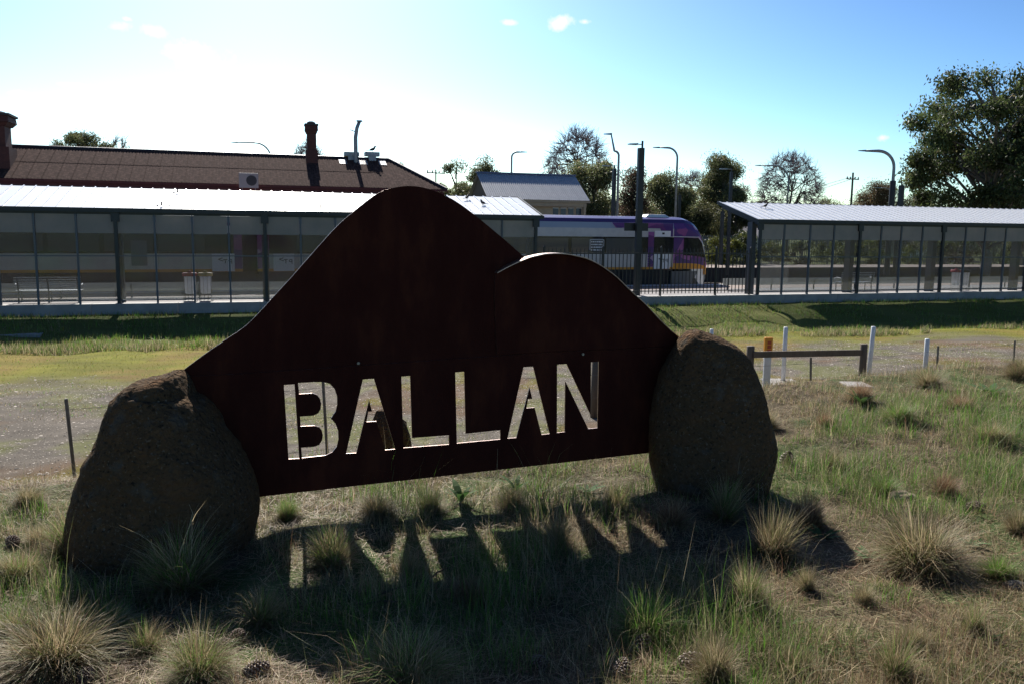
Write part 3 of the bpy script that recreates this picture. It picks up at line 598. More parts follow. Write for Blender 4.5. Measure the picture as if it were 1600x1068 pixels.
rf = thing('timber_rail_fence', 'weathered timber rail on two round-topped posts right of the boulder', 'fence', (at_y(1260, 600, 15.4).x, 15.4, gh(at_y(1260, 600, 15.4).x, 15.4)))
RO = rf.location.copy()
def wpost(px, ptop, Y, r=.068):
    a = at_y(px, ptop, Y); g = gh(a.x, Y)-.2; m = MB(); m.tube([Vector((a.x, Y, g))-RO, Vector((a.x, Y, a.z-.012))-RO, Vector((a.x, Y, a.z))-RO], [r, r, r*.85], 12); m.build('post', wood, rf, True); return a
A_ = wpost(1173, 540, 15.2, .074); B_ = wpost(1350, 537, 15.6)
m = MB(); a = at_y(1178, 549, 15.1)-RO; b = at_y(1347, 546, 15.5)-RO; h_ = .115
m.hexa([a+Vector((0, 0, -h_)), b+Vector((0, 0, -h_)), b+Vector((0, .05, -h_)), a+Vector((0, .05, -h_)), a, b, b+Vector((0, .05, 0)), a+Vector((0, .05, 0))]); m.build('rail', wood, rf, bevel=.006)
P = at_y(930, 562, 14.9); m = MB(); g = gh(P.x, 14.9); m.tube([(0, 0, -.2), (0, 0, P.z-g)], .068, 12); o = m.build('timber_post', wood, None, True); o.location = (P.x, 14.9, g); tag(o, 'brown timber post behind the sign, seen through the letter N', 'post')
white = mat('white_pvc', (.78, .79, .80), .45, 0, (.66, .67, .69), 8); orange = mat('orange_sticker', (.75, .30, .02), .5); conc = mat('pale_concrete', (.40, .37, .34), .85, 0, (.30, .28, .26), 6, bump=.3); redp = mat('red_print', (.45, .06, .02), .5)
def pvc(base, top, Y, lab, r=.048):
    a = at_y(base[0], base[1], Y); g = gh(a.x, Y); b = at_y(top[0], top[1], Y); m = MB(); dx = b.x-a.x
    m.tube([(0, 0, -.1), (dx, 0, b.z-g-.01), (dx, 0, b.z-g)], [r, r, r*.8], 12); o = m.build('marker_post', white, None, True); o.location = (a.x, Y, g); return tag(o, lab, 'marker post', 'white round marker posts on the gravel')
pvc((1224, 587), (1228, 511), 18.6, 'white round post standing upright left of the timber rail middle, behind the rail')
pvc((1356, 594), (1365, 510), 18.2, 'white round post leaning right just behind the right end of the rail')
pvc((1444, 600), (1449, 529), 17.6, 'white round post leaning right on its own beyond the rail')
pvc((1112, 560), (1112, 514), 21.0, 'white round post mostly hidden, its cap just above the right boulder')
P = at_y(1197, 602, 17.2); g = gh(P.x, 17.2); mk = thing('warning_marker', 'flat white utility marker with an orange and red warning top', 'marker post', (P.x, 17.2, g), .1)
top = at_y(1199, 527, 17.2).z-g; m = MB(); m.box(-.075, .075, -.03, .03, -.1, top*.70); m.build('stem', white, mk, bevel=.01)
m = MB(); m.box(-.085, .085, -.036, .036, top*.70, top); m.build('warning_band', orange, mk, bevel=.008)
m = MB()
for k in range(3): m.box(-.03, .05, -.040, -.0365, top*(.73+.075*k), top*(.79+.075*k))
m.build('warning_print', redp, mk)
for (cx, cy, wx, wy, lab) in ((1222, 598, .36, .42, 'flat square concrete pad at the foot of the orange topped marker'), (1338, 604, .13, .16, 'small pale concrete pad beside the right rail post')):
    P = ground_px(cx, cy); m = MB(); m.box(-wx, wx, -wy, wy, -.1, .035); o = m.build('concrete_pad', conc, None, bevel=.01); o.location = (P.x, P.y, P.z); tag(o, lab, 'concrete pad')
P = ground_px(28, 524); m = MB(); m.box(-.7, .7, -.25, .25, -.1, .05); o = m.build('drain_cover', conc); o.location = P; o.rotation_euler = (0, 0, ST.a); tag(o, 'grey concrete drain cover in the shaded ditch at left', 'drain cover')

# ------------------------------------------------------------ platforms, kerb, tracks
asph = mat('platform_asphalt', (.25, .235, .235), .9, 0, (.31, .29, .285), 3, bump=.3, bscale=80); tact = mat('platform_edge_paving', (.33, .26, .22), .85, 0, (.27, .21, .18), 4); wpaint = mat('white_edge_paint', (.72, .66, .60), .7)
concw = mat('kerb_concrete', (.50, .49, .47), .85, 0, (.38, .37, .36), 2.5, bump=.3); concd = mat('retaining_concrete', (.38, .36, .34), .9, 0, (.28, .27, .26), 1.5, 6, .4)
def Sbox(name, u0, u1, v0, v1, z0, z1, m_, parent=None, slope=0, fr=ST):
    """box in a station frame, world-placed; slope shifts v with u"""
    mb = MB(); p = [(u0, v0+slope*u0, z0), (u1, v0+slope*u1, z0), (u1, v1+slope*u1, z0), (u0, v1+slope*u0, z0)]
    mb.hexa([Vector(q_) for q_ in p]+[Vector((q_[0], q_[1], z1)) for q_ in p]); o = mb.build(name, m_, parent)
    if not parent: o.location = fr.o; o.rotation_euler = (0, 0, fr.a)
    return o
U0, U1 = -9, 62
mb = MB(); mb.hexa([(U0, .42, -.8), (U1, .42, -.8), (U1, edge_v(U1)-3.6, -.8), (U0, edge_v(U0)-3.6, -.8), (U0, .42, -.004), (U1, .42, -.004), (U1, edge_v(U1)-3.6, -.004), (U0, edge_v(U0)-3.6, -.004)])
o = mb.build('platform', asph); o.location = ST.o; o.rotation_euler = (0, 0, ST.a); tag(o, kind='structure')
sl_ = .0437
for nm, a, b, z0, z1, mm in (('platform_paving', 6.45-3.6, 6.45-.9, -.8, 0, tact), ('platform_coping', 6.45-.9, 6.45, -.8, .004, wpaint)):
    o = Sbox(nm, U0, U1, a, b, z0, z1, mm, slope=sl_); tag(o, kind='structure')
kw = thing('platform_retaining_wall', 'long low concrete retaining wall carrying the glass shelters and fence', 'wall', ST.o, ST.a)
u = U0; km = MB(); km.box(0, 2.985, -.16, .42, -.62, .02)
me_ = km.mesh('wall_panel', [concd, concw]); 
for p_ in me_.polygons:
    if p_.normal.z > .5: p_.material_index = 1  # top faces paler: their sunlit look is put into the colour
while u < U1: inst('wall_panel', me_, kw, (u, 0, 0)); u += 3.0
rail = mat('rail_steel', (.16, .11, .08), .45, .6); ball = mat('ballast', (.14, .12, .105), .95, 0, (.07, .06, .05), 30, bump=1)
slm = mat('concrete_sleeper', (.28, .26, .24), .9)
def track(v, nm, lab):
    t = thing(nm, lab, 'railway track', TR.p(0, v, -.82), TR.a)
    for d in (-.8, .8):
        m = MB(); m.box(-10, 85, d-.035, d+.035, .10, .24); m.build('rail', rail, t)
    sm = MB(); sm.box(-.12, .12, -1.25, 1.25, -.1, .1); me = sm.mesh('sleeper', slm)
    for k in range(60): inst('sleeper', me, t, (30+k*.7, 0, 0))
track(1.4+.6, 'railway_track', 'near railway track under the purple and silver train'); track(7.3, 'railway_track', 'far railway track in front of the opposite platform')
o = Sbox('far_platform', -12, 90, 22.9, 28.0, -.8, .235, tact, fr=ST); tag(o, kind='structure')
o = Sbox('far_platform_face', -12, 90, 22.55, 22.88, -.8, .24, mat('shaded_platform_face', (.035, .03, .03), .9, 0, (.05, .04, .035), 3), fr=ST); tag(o, kind='structure')  # shade of the backlit face put into its dark colour

# ------------------------------------------------------------ shelters
dark = mat('dark_green_steel', (.018, .024, .028), .45, .3, (.026, .032, .036), 6); greym = mat('grey_steel_mullion', (.085, .10, .12), .5, .4); colm = mat('grey_column', (.07, .078, .09), .55, .2)
roofw = mat('white_steel_roof', (.88, .88, .88), .27, 0, (.84, .84, .85), 1.5, spec=1.0); pan = glass_mat('shelter_glass', (.76, .79, .82), .12, (.17, .185, .20), .05)
upp = mat('frosted_panel', (.46, .43, .41), .6, 0, (.38, .37, .36), 1.2, trans=.5)
EZ, RZ, RV = 3.56, 4.44, 3.4
gm_ = {}
def shelter(lab, u0, u1, posts, mulls, extra_left):
    t = thing('platform_shelter', lab, 'shelter', ST.p(u0, 0), ST.a, 'glass walled platform shelters')
    X = lambda u: u-u0
    # roof sheets
    pit = .42; n = int((u1-u0)/pit); pit = (u1-u0)/n
    rm = MB(); zf, zr = EZ, RZ; v0, v1 = -.12, RV; k = (zr-zf)/RV
    def prof(x): return x
    pts = [(0, 0), (.012, .035), (.05, .035), (.062, .0), (pit-.003, 0)]
    vs = [(x, v0, zf+k*v0+z) for x, z in pts]+[(x, v1, zr+z) for x, z in pts]+[(x, v0, zf+k*v0-.03) for x, z in (pts[0], pts[-1])]+[(x, v1, zr-.03) for x, z in (pts[0], pts[-1])]
    rm.add(vs, [(i, i+1, i+6, i+5) for i in range(4)]+[(10, 12, 13, 11), (10, 11, 4, 3, 2, 1, 0), (5, 6, 7, 8, 9, 13, 12)]); me = rm.mesh('roof_sheet', roofw)
    for i in range(n): inst('roof_sheet', me, t, (i*pit, 0, 0))
    W_ = u1-u0
    b = MB(); b.box(0, W_, -.2, -.125, zf-.16, zf+.0); b.build('gutter', dark, t)
    b = MB(); b.box(.0, W_, RV+.003, RV+.06, RZ-.14, RZ+.02); b.build('rear_fascia', dark, t); b = MB(); b.box(2.0, W_-2.0, RV+.01, RV+.05, RZ-1.15, RZ-.145); b.build('shade_panel', greym, t)  # second box: hidden inset panel added to block sun under the roof
    for xx in (-.07, W_+.004):
        b = MB(); b.hexa([(xx, -.2, zf-.16), (xx+.065, -.2, zf-.16), (xx+.065, RV+.06, zr-.10), (xx, RV+.06, zr-.10), (xx, -.2, zf-.02), (xx+.065, -.2, zf-.02), (xx+.065, RV+.06, zr+.05), (xx, RV+.06, zr+.05)]); b.build('barge_board', dark, t)
    for vv in (.9, 1.9, 2.9):
        b = MB(); zz = zf+k*vv; b.box(0, W_, vv-.03, vv+.03, zz-.13, zz-.035); b.build('purlin', dark, t)
    for pu in posts:
        b = MB(); b.box(X(pu)-.06, X(pu)+.06, -.1, .02, .02, zf-.17); b.build('post', dark, t)
        b = MB(); b.box(X(pu)-.14, X(pu)+.14, -.115, -.02, zf-.5, zf-.17); b.build('post_bracket', dark, t)
        b = MB(); b.box(X(pu)-.12, X(pu)+.12, .45, .85, .0, zf-.12); b.build('column', colm, t)
        b = MB(); b.hexa([(X(pu)-.06, -.1, zf-.32), (X(pu)+.06, -.1, zf-.32), (X(pu)+.06, RV-.1, zr-.30), (X(pu)-.06, RV-.1, zr-.30), (X(pu)-.06, -.1, zf-.16), (X(pu)+.06, -.1, zf-.16), (X(pu)+.06, RV-.1, zr-.15), (X(pu)-.06, RV-.1, zr-.15)]); b.build('rafter', dark, t)
    allm = sorted(posts+mulls); zt = zf-.235; zm = 2.63; zl = 1.78
    for mu in mulls:
        b = MB(); b.box(X(mu)-.035, X(mu)+.035, -.06, .04, .02, zt-.002); b.build('mullion', greym, t)
    for z_, h_ in ((.12, .05), (zl, .045), (zt, .08)):
        b = MB(); b.box(X(allm[0]), X(allm[-1]), -.025, .015, z_, z_+h_); b.build('transom', greym if z_ != zt else dark, t)
    for a, c in zip(allm[:-1], allm[1:]):
        x0, x1 = X(a)+.05, X(c)-.05
        if x1-x0 < .3: continue
        b = MB(); b.box(x0, x1, -.012, -.002, zm, zt-.002); b.build('upper_panel', upp, t)
        b = MB(); b.box(x0, x1, -.012, -.002, zl+.047, zm-.004); b.build('glass_pane', pan, t)
        b = MB(); b.box(x0, x1, -.012, -.002, .175, zl-.004); b.build('glass_pane', pan, t)
    b = MB(); b.box(X(allm[0]), X(allm[-1]), 3.0, 3.03, .27, .62); b.build('low_screen', glass_mat('low_screen_film', (.6, .62, .64), .75, (.30, .31, .31), .03) if 'low_screen_film' not in MATS else MATS['low_screen_film'], t)
    for kx in np.arange(X(allm[0])+.3, X(allm[-1]), 2.6):
        b = MB(); b.box(kx-.03, kx+.03, 3.04, 3.08, 0, .62); b.build('screen_leg', greym, t)
    return t
ua = lambda px: ST.u_at(px, 0, 0)
uL1 = ua(842)+.05
shelter('long glass shelter at left with white roof, slatted bench and two bins inside', -7.0, uL1, [-1.35, ua(187), ua(417), 14.7, uL1-.25], [-4.1, -2.7, ua(2), ua(61), ua(126), ua(247), ua(305), ua(361), 10.6, 11.95, 13.3, 16.1, 17.5, 18.9], True)
uR0 = ua(1180)-.12
shelter('glass shelter at right with pale roof, beyond the black railings', uR0, 58, [uR0+.2, ua(1337), ua(1466), ua(1598), 53.4], [ua(1220), ua(1260), ua(1297), ua(1370), ua(1401), ua(1434), ua(1501), ua(1531), ua(1563), 49.3, 50.7, 52.0], False)
# birds and small roof fittings
birdm = mat('dark_feather', (.02, .02, .022), .7)
def bird(P, lab, s=1, rz=0):
    m = MB(); n = 8
    m.tube([(-.11*s, 0, .07*s), (-.03*s, 0, .10*s), (.06*s, 0, .13*s), (.10*s, 0, .17*s), (.12*s, 0, .22*s), (.15*s, 0, .225*s), (.19*s, 0, .215*s)], [.008*s, .045*s, .055*s, .04*s, .035*s, .022*s, .003*s], n)
    m.hexa([(-.25*s, -.02*s, .05*s), (-.08*s, -.03*s, .07*s), (-.08*s, .03*s, .07*s), (-.25*s, .02*s, .05*s), (-.25*s, -.02*s, .06*s), (-.08*s, -.03*s, .10*s), (-.08*s, .03*s, .10*s), (-.25*s, .02*s, .06*s)])
    for sy in (-.02, .02): m.tube([(.02*s, sy*s, .1*s), (.03*s, sy*s, 0)], .006*s, 4)
    o = m.build('bird', birdm, None, True); o.location = P; o.rotation_euler = (0, 0, rz); return tag(o, lab, 'bird')
for u_, v_, lab, rz in ((ua(752), 2.6, 'small dark bird on the left shelter roof near its right end, upper', 1), (ua(770), 1.6, 'small dark bird on the left shelter roof near its right end, lower', 2.5), (ua(1232), 2.3, 'dark bird near the left corner of the right shelter roof', .3)):
    bird(ST.p(u_, v_, EZ+v_*(RZ-EZ)/RV), lab, 1.1, rz)
for px, v_ in ((258, .35), (276, 2.6), (505, .4)):
    fx = MB(); fx.box(-.28, .28, -.03, .03, .03, .06); fx.tube([(0, 0, .03), (0, 0, .18)], .03, 6); o = fx.build('roof_anchor', dark); o.location = ST.p(ua(px), v_, EZ+v_*(RZ-EZ)/RV+.01); o.rotation_euler = (0, 0, ST.a)
    tag(o, {258: 'roof anchor on the front edge of the left shelter, above the bins', 276: 'roof anchor high on the left shelter roof below the air conditioner', 505: 'roof anchor on the left shelter roof below the brick chimney'}[px], 'roof anchor', 'roof anchors on the shelter')
# fluorescent lights under the roof
lm = bpy.data.materials.new('lit_tube'); lm.use_nodes = True; lm.node_tree.nodes['Principled BSDF'].inputs['Emission Color'].default_value = (1, 1, 1, 1); lm.node_tree.nodes['Principled BSDF'].inputs['Emission Strength'].default_value = .9
for u_, lab in ((ua(283), 'lit strip light under the left shelter roof, above the bins'), (ua(372), 'lit strip light under the left shelter roof by the second post')):
    m = MB(); m.box(-.55, .55, -.07, .07, -.04, 0); o = m.build('strip_light', lm); o.location = ST.p(u_, .35, EZ-.20); o.rotation_euler = (0, 0, ST.a); tag(o, lab, 'light')

# bench, bins
sil = mat('silver_slat', (.42, .42, .42), .4, .6)
def bench(u_, L, lab, v_=.9):
    t = thing('platform_bench', lab, 'bench', ST.p(u_, v_, 0), ST.a, 'slatted metal platform benches')
    for z_, y_ in ((.50, .16), (.585, .14), (.67, .12), (.755, .10), (.84, .08), (.93, .06)):
        b = MB(); b.box(0, L, y_, y_+.022, z_, z_+.042); b.build('back_slat', sil, t)
    for k in range(5):
        b = MB(); b.box(0, L, .20+.085*k, .26+.085*k, .44, .465); b.build('seat_slat', sil, t)
    for x_ in (.12, L/2, L-.12):
        b = MB(); b.tube([(x_, .05, .95), (x_, .18, .42), (x_, .14, 0)], .028, 6); b.tube([(x_, .62, .42), (x_, .62, 0)], .025, 6); b.tube([(x_, .16, .42), (x_, .64, .42)], .025, 6); b.build('frame', greym, t)
    for x_ in (0, L):
        b = MB(); b.tube([(x_, .62, .44), (x_, .64, .64), (x_, .4, .70), (x_, .12, .66)], .02, 6); b.build('armrest', sil, t)
bench(ua(12), ua(125)-ua(12)-.1, 'silver slatted bench behind the glass at the far left')
bench(ua(1345), ua(1398)-ua(1345), 'silver slatted bench behind the glass in the right shelter', 1.4)
binw = mat('bin_liner_white', (.85, .85, .86), .5, 0, (.70, .70, .74), 12, trans=.55, stretch=(6, 6, .6)); lidr = mat('red_lid', (.42, .04, .06), .5); lidy = mat('yellow_lid', (.6, .45, .15), .5); wire = mat('cage_wire', (.3, .28, .25), .5, .5)
def bin_(u_, lid, lab, v_=.75):
    t = thing('rubbish_bin', lab, 'bin', ST.p(u_, v_, 0), ST.a, 'hooped bins with clear liners')
    b = MB(); b.lathe([(.16, .30), (.19, .34), (.20, .6), (.215, .95), (.22, 1.02)], 12); b.build('liner_bag', binw, t, True)
    b = MB(); b.lathe([(.27, 1.00), (.28, 1.02), (.28, 1.10), (.25, 1.12), (.08, 1.13), (.07, 1.20), (.02, 1.22)], 14); b.build('lid', lid, t, False)
    b = MB(); b.lathe([(.255, .99), (.255, 1.0)], 14); b.build('rim_ring', mat('dark_rim', (.05, .02, .03), .6), t)
    b = MB()
    for k in range(10):
        a = 2*pi*k/10; b.tube([(.24*cos(a), .24*sin(a), .02), (.24*cos(a), .24*sin(a), .99)], .006, 4)
    b.build('cage', wire, t); b = MB(); b.lathe([(.27, .0), (.27, .04)], 12); b.build('base_plate', concw, t)
bin_(ua(296)+.0, lidr, 'red lidded bin with a white liner behind the left shelter glass'); bin_(ua(321)+.0, lidy, 'yellow lidded bin with a white liner behind the left shelter glass')
bin_(ua(1510), lidr, 'red lidded bin with a white liner in the right shelter'); bin_(ua(1524), mat('dark_lid', (.04, .045, .05), .5), 'dark lidded bin with a white liner in the right shelter')

# ------------------------------------------------------------ black picket fence between shelters
blk = mat('black_powdercoat', (.012, .012, .014), .45)
pf = thing('picket_fence', 'black metal picket fence between the two glass shelters in front of the train', 'fence', ST.p(uL1+.1, .06, 0), ST.a)
Lf = uR0-.1-(uL1+.1); pk = MB(); pk.box(-.017, .017, -.012, .012, .12, 2.12); pk.add([(-.011, -.011, 2.12), (.011, -.011, 2.12), (.011, .011, 2.12), (-.011, .011, 2.12), (0, 0, 2.2)], [(0, 1, 4), (1, 2, 4), (2, 3, 4), (3, 0, 4)]); pkm = pk.mesh('picket', blk)
pitch = .187; npk = int(Lf/pitch)
for i in range(npk): inst('picket', pkm, pf, ((i+.5)*Lf/npk, 0, 0))
for z_ in (.22, 1.93):
    b = MB(); b.box(0, Lf, -.02, .02, z_, z_+.045); b.build('fence_rail', blk, pf)
pp = MB(); pp.box(-.04, .04, -.04, .04, .02, 2.22); pp.add([(-.04, -.04, 2.22), (.04, -.04, 2.22), (.04, .04, 2.22), (-.04, .04, 2.22), (0, 0, 2.3)], [(0, 1, 4), (1, 2, 4), (2, 3, 4), (3, 0, 4)]); ppm = pp.mesh('fence_post', blk)
for px in (850, 941, 1032, 1118, 1171): inst('fence_post', ppm, pf, (ua(px)-(uL1+.1), 0, 0))

# ------------------------------------------------------------ lamps and poles
def polemat(): return mat('dark_pole_paint', (.022, .024, .028), .5, .2, (.03, .032, .036), 4)
galv = mat('galvanised_pole', (.33, .35, .36), .5, .5, (.25, .27, .28), 3)
m = thing('platform_light_column', 'tall square black light column on the platform beside the train door, with a dark sign board', 'light pole', ST.p(ua(1006), .75, 0), ST.a)
dz = lambda px, py, v: ST.z_at(px, py, v)[1]
zt = dz(1011, 232, .75)
b = MB(); b.box(-.135, .135, -.11, .11, 0, zt); b.build('column', polemat(), m, bevel=.012)
b = MB(); b.tube([(.06, 0, zt), (.06, 0, zt+.32)], .05, 8); b.build('spigot', polemat(), m)
b = MB(); b.tube([(.06, 0, zt+.16), (-.25, 0, zt+.16)], .025, 6); b.hexa([(-.62, -.12, zt+.13), (-.2, -.12, zt+.12), (-.2, .12, zt+.12), (-.62, .12, zt+.13), (-.62, -.12, zt+.17), (-.2, -.12, zt+.20), (-.2, .12, zt+.20), (-.62, .12, zt+.17)]); b.build('lamp_head', galv, m)
z_ = dz(1005, 355, .75); b = MB(); b.box(-.62, .56, .16, .22, z_-.18, z_+.18); b.build('sign_board', blk, m)
def curved(px, topy, basey, Y, reach_px, lab, r=.09, head=True, thick_from=None, rise=0):
    """street light with a quarter-bend arm reaching sideways; arm end at reach_px, topy"""
    a = at_y(px, basey, Y); t_ = at_y(reach_px, topy, Y); sg = 1 if t_.x > a.x else -1; g = -1.6; o = thing('street_light', lab, 'street light', (a.x, Y, g), 0, 'curved-arm street lights')
    R = min(abs(t_.x-a.x)*.55, 1.6) ; zt = t_.z-g; pts = [(0, 0, 0), (0, 0, zt-R-rise)]
    for k in range(1, 9):
        q = k/8*pi/2; pts.append((sg*R*(1-cos(q)), 0, zt-R-rise+R*sin(q)))
    pts.append((t_.x-a.x, 0, zt)); b = MB(); b.tube(pts, [r*1.25]+[r*.8]*(len(pts)-2)+[r*.5], 8); b.build('pole', galv, o, True)
    if head:
        x1 = t_.x-a.x; b = MB(); b.hexa([(x1-sg*.05, -.13, zt-.05), (x1+sg*.55, -.10, zt-.02), (x1+sg*.55, .10, zt-.02), (x1-sg*.05, .13, zt-.05), (x1-sg*.05, -.1, zt+.08), (x1+sg*.55, -.07, zt+.03), (x1+sg*.55, .07, zt+.03), (x1-sg*.05, .1, zt+.08)]); b.build('lamp_head', galv, o)
    if thick_from:
        z2 = at_y(px, thick_from, Y).z-g; b = MB(); b.tube([(0, 0, 0), (0, 0, z2)], r*1.5, 10); b.build('sleeve', polemat(), o)
    return o
curved(1392, 236, 330, 66, 1352, 'large curved street light with a thick dark lower shaft above the right shelter', .15, thick_from=283)
curved(964, 210, 345, 62, 955, 'tall street light with a small hooked head behind the train', .10, rise=1.2)
curved(1055, 231, 340, 75, 1030, 'street light with its arm reaching left, right of the black light column', .11)
curved(799, 238, 290, 80, 815, 'street light with its arm reaching right above the grey roofed building', .11)
curved(424, 223, 260, 85, 370, 'thin street light arm reaching left above the rusty station roof', .10)
curved(1229, 259, 340, 90, 1188, 'faint street light arm reaching left in front of the round bare tree', .10)
curved(1389, 294, 340, 95, 1375, 'small distant street light just left of the large curved one', .08)
def column(px, topy, Y, w, lab, arm=-1, base=None):
    a = at_y(px, topy, Y); g = -1.3; o = thing('light_column', lab, 'light pole', (a.x, Y, g), ST.a, 'square dark light columns'); h = a.z-g; b = MB(); b.box(-w, w, -w, w, 0, h); b.build('column', polemat(), o)
    b = MB(); b.tube([(0, 0, h), (0, 0, h+.25)], w*.4, 6); b.build('spigot', polemat(), o)
    if arm: b = MB(); b.tube([(0, 0, h+.18), (arm*.6, 0, h+.2)], .03, 6); b.box(min(arm*.9, arm*.4), max(arm*.9, arm*.4), -.12, .12, h+.14, h+.22); b.build('lamp_head', galv, o)
column(960, 264, 60, .12, 'dark light column in front of the hooked street light behind the train')
column(1143, 269, 58, .09, 'dark light column left of the right shelter roof corner')
column(1409, 290, 64,   .15, 'short dark column right of the large curved street light', 0)
column(1062, 305, 80, .12, 'thin dark column between the trees behind the train nose', 0)
column(1129, 330, 70, .12, 'thin pole behind the palisade fence left of the right shelter', 0)
# bent pale mast over the station roof
a = at_y(556, 250, 64); o = thing('mast', 'pale thick mast with a bent top rising behind the station roof ridge', 'mast', (a.x, 64, -1.3)); Z = lambda py: at_y(556, py, 64).z+1.3; X_ = lambda px: at_y(px, 220, 64).x-a.x
b = MB(); b.tube([(0, 0, 0), (0, 0, Z(215)), (X_(558), 0, Z(200)), (X_(562), 0, Z(190))], [.2, .15, .14, .13], 8); b.build('shaft', galv, o, True); b = MB(); b.box(X_(558), X_(566), -.2, .2, Z(190.5), Z(188.5)); b.build('lamp_head', galv, o); b = MB(); b.tube([(0, 0, Z(206)), (-.4, 0, Z(203))], .04, 5); b.build('bracket', galv, o)
woodp = mat('power_pole_wood', (.13, .11, .09), .9)
def ppole(px, topy, Y, arms, lab, r=.16):
    a = at_y(px, topy, Y); o = thing('power_pole', lab, 'power pole', (a.x, Y, -1.6), .5, 'timber power poles'); h = a.z+1.6; b = MB(); b.tube([(0, 0, 0), (0, 0, h)], [r, r*.7], 7); b.build('pole', woodp, o)
    for d in arms:
        b = MB(); b.box(-1.1, 1.1, -.06, .06, h-d-.06, h-d+.06); b.build('crossarm', woodp, o)
        for x_ in (-1.0, -.4, .4, 1.0):
            b = MB(); b.lathe([(.05, h-d+.06), (.09, h-d+.12), (.05, h-d+.3)], 6, c=(x_, 0)); b.build('insulator', mat('insulator', (.2, .17, .15), .3), o)
    return Vector((a.x, Y, a.z))
p1 = ppole(1333, 270, 105, (.8,), 'timber power pole with one crossarm above the right shelter'); p2 = ppole(681, 265, 95, (.4,), 'small power pole at the right end of the station roof', .12)
w_m = mat('power_line', (.03, .03, .03), .6); b = MB()
for dy, e in ((0, Vector((at_y(1195, 305, 150).x, 150, at_y(1195, 300, 150).z))), (.8, Vector((at_y(1195, 305, 150).x+1, 150, at_y(1195, 306, 150).z)))):
    p = p1+Vector((dy-.4, 0, -.6)); q_ = e; b.tube([p, (p*2+q_)/3-Vector((0, 0, .6)), (p+q_*2)/3-Vector((0, 0, .6)), q_], .035, 4)
tag(b.build('power_line', w_m), 'pair of wires running left from the crossarm pole', 'wire')

# ------------------------------------------------------------ the train
silv = mat('train_silver', (.56, .53, .50), .45, .1, (.48, .46, .44), 2); purp = mat('train_purple', (.085, .024, .135), .35, 0, (.068, .02, .11), 3, coat=.4); yel = mat('train_yellow', (.62, .27, .015), .45); wht = mat('train_white', (.78, .79, .80), .45)
wing = mat('train_window', (.012, .015, .018), .08, 0, spec=.8); und = mat('underframe', (.022, .022, .024), .8, 0, (.035, .032, .03), 4, bump=.5); skirt = mat('nose_skirt', (.14, .15, .155), .6)
bluesil = mat('train_upper_band', (.34, .38, .44), .4, .1)
def facet_mat():
    m = bpy.data.materials.new('purple_facets'); m.use_nodes = True; N = m.node_tree.nodes; L = m.node_tree.links; b = N['Principled BSDF']; b.inputs['Roughness'].default_value = .35; b.inputs['Coat Weight'].default_value = .4
    tc = N.new('ShaderNodeTexCoord'); mp = N.new('ShaderNodeMapping'); mp.inputs['Scale'].default_value = (.9, .3, 1.5); mp.inputs['Rotation'].default_value = (0, .5, 0); L.new(tc.outputs['Object'], mp.inputs[0])
    v = N.new('ShaderNodeTexVoronoi'); v.distance = 'MANHATTAN'; v.inputs['Scale'].default_value = 1.1; L.new(mp.outputs[0], v.inputs[0])
    r = N.new('ShaderNodeValToRGB'); e = r.color_ramp.elements; e[0].color = (.07, .02, .17, 1); e[1].color = (.42, .28, .42, 1); e[1].position = .95
    for ps, c in ((.25, (.13, .025, .16, 1)), (.45, (.24, .05, .22, 1)), (.62, (.12, .03, .20, 1)), (.78, (.30, .09, .30, 1))): k = e.new(ps); k.color = c
    r.color_ramp.interpolation = 'CONSTANT'; sp = N.new('ShaderNodeSeparateColor'); L.new(v.outputs['Color'], sp.inputs[0]); L.new(sp.outputs[0], r.inputs[0]); L.new(r.outputs[0], b.inputs['Base Color']); return m
fac = facet_mat()
ZF, ZW0, ZW1, ZP, ZC, ZR = .80, 1.66, 2.62, 3.10, 3.42, 3.80    # floor, window band, panel, cantrail, roof (above the platform)
WID = 2.9
def body_ring(s_=1.0, zt=ZR, zb=ZF, inset=0, yb=.13):
    """half profile near side to far side (v, z, band)"""
    k = (zt-zb)/(ZR-ZF); f = lambda z: zb+(z-ZF)*k
    near = [(0, ZF), (0, ZF+yb), (0, ZW0), (.0, ZW1), (.02, ZP), (.10, ZC), (.35, 3.63), (.85, 3.76), (WID/2, ZR)]
    pts = [(inset+v*(1-inset/WID*2) if v else inset, f(z)) for v, z in near]; pts += [(WID-v, z) for v, z in reversed(pts[:-1])]; return pts
def loft(mb, rings, us, mats_for):
    n = len(rings[0]); vs = [(u_, v, z) for u_, r_ in zip(us, rings) for v, z in r_]
    for i in range(len(us)-1):
        for k in range(n-1): pass
    fs = []; ms = []
    for i in range(len(us)-1):
        for k in range(n-1):
            fs.append((i*n+k, (i+1)*n+k, (i+1)*n+k+1, i*n+k+1)); kk = k if k < n//2 else n-2-k; ms.append(mats_for(kk, i))
        fs.append((i*n+n-1, (i+1)*n+n-1, (i+1)*n, i*n)); ms.append(4)
    b = len(mb.v); mb.v += vs; mb.f += fs; mb.m += ms
    mb.f.append(tuple(range(n))); mb.m.append(4); mb.f.append(tuple((len(us)-1)*n+k for k in range(n))[::-1]); mb.m.append(5 if mats_for(0, -1) == 9 else 4)
tu = lambda px, z=1.5: TR.u_at(px, 0, z)
nose_u = tu(1108, .9); train = thing('passenger_train', 'purple nosed silver passenger train standing at the platform', 'train', TR.o, TR.a)
gangL, gangR = tu(379), tu(402)
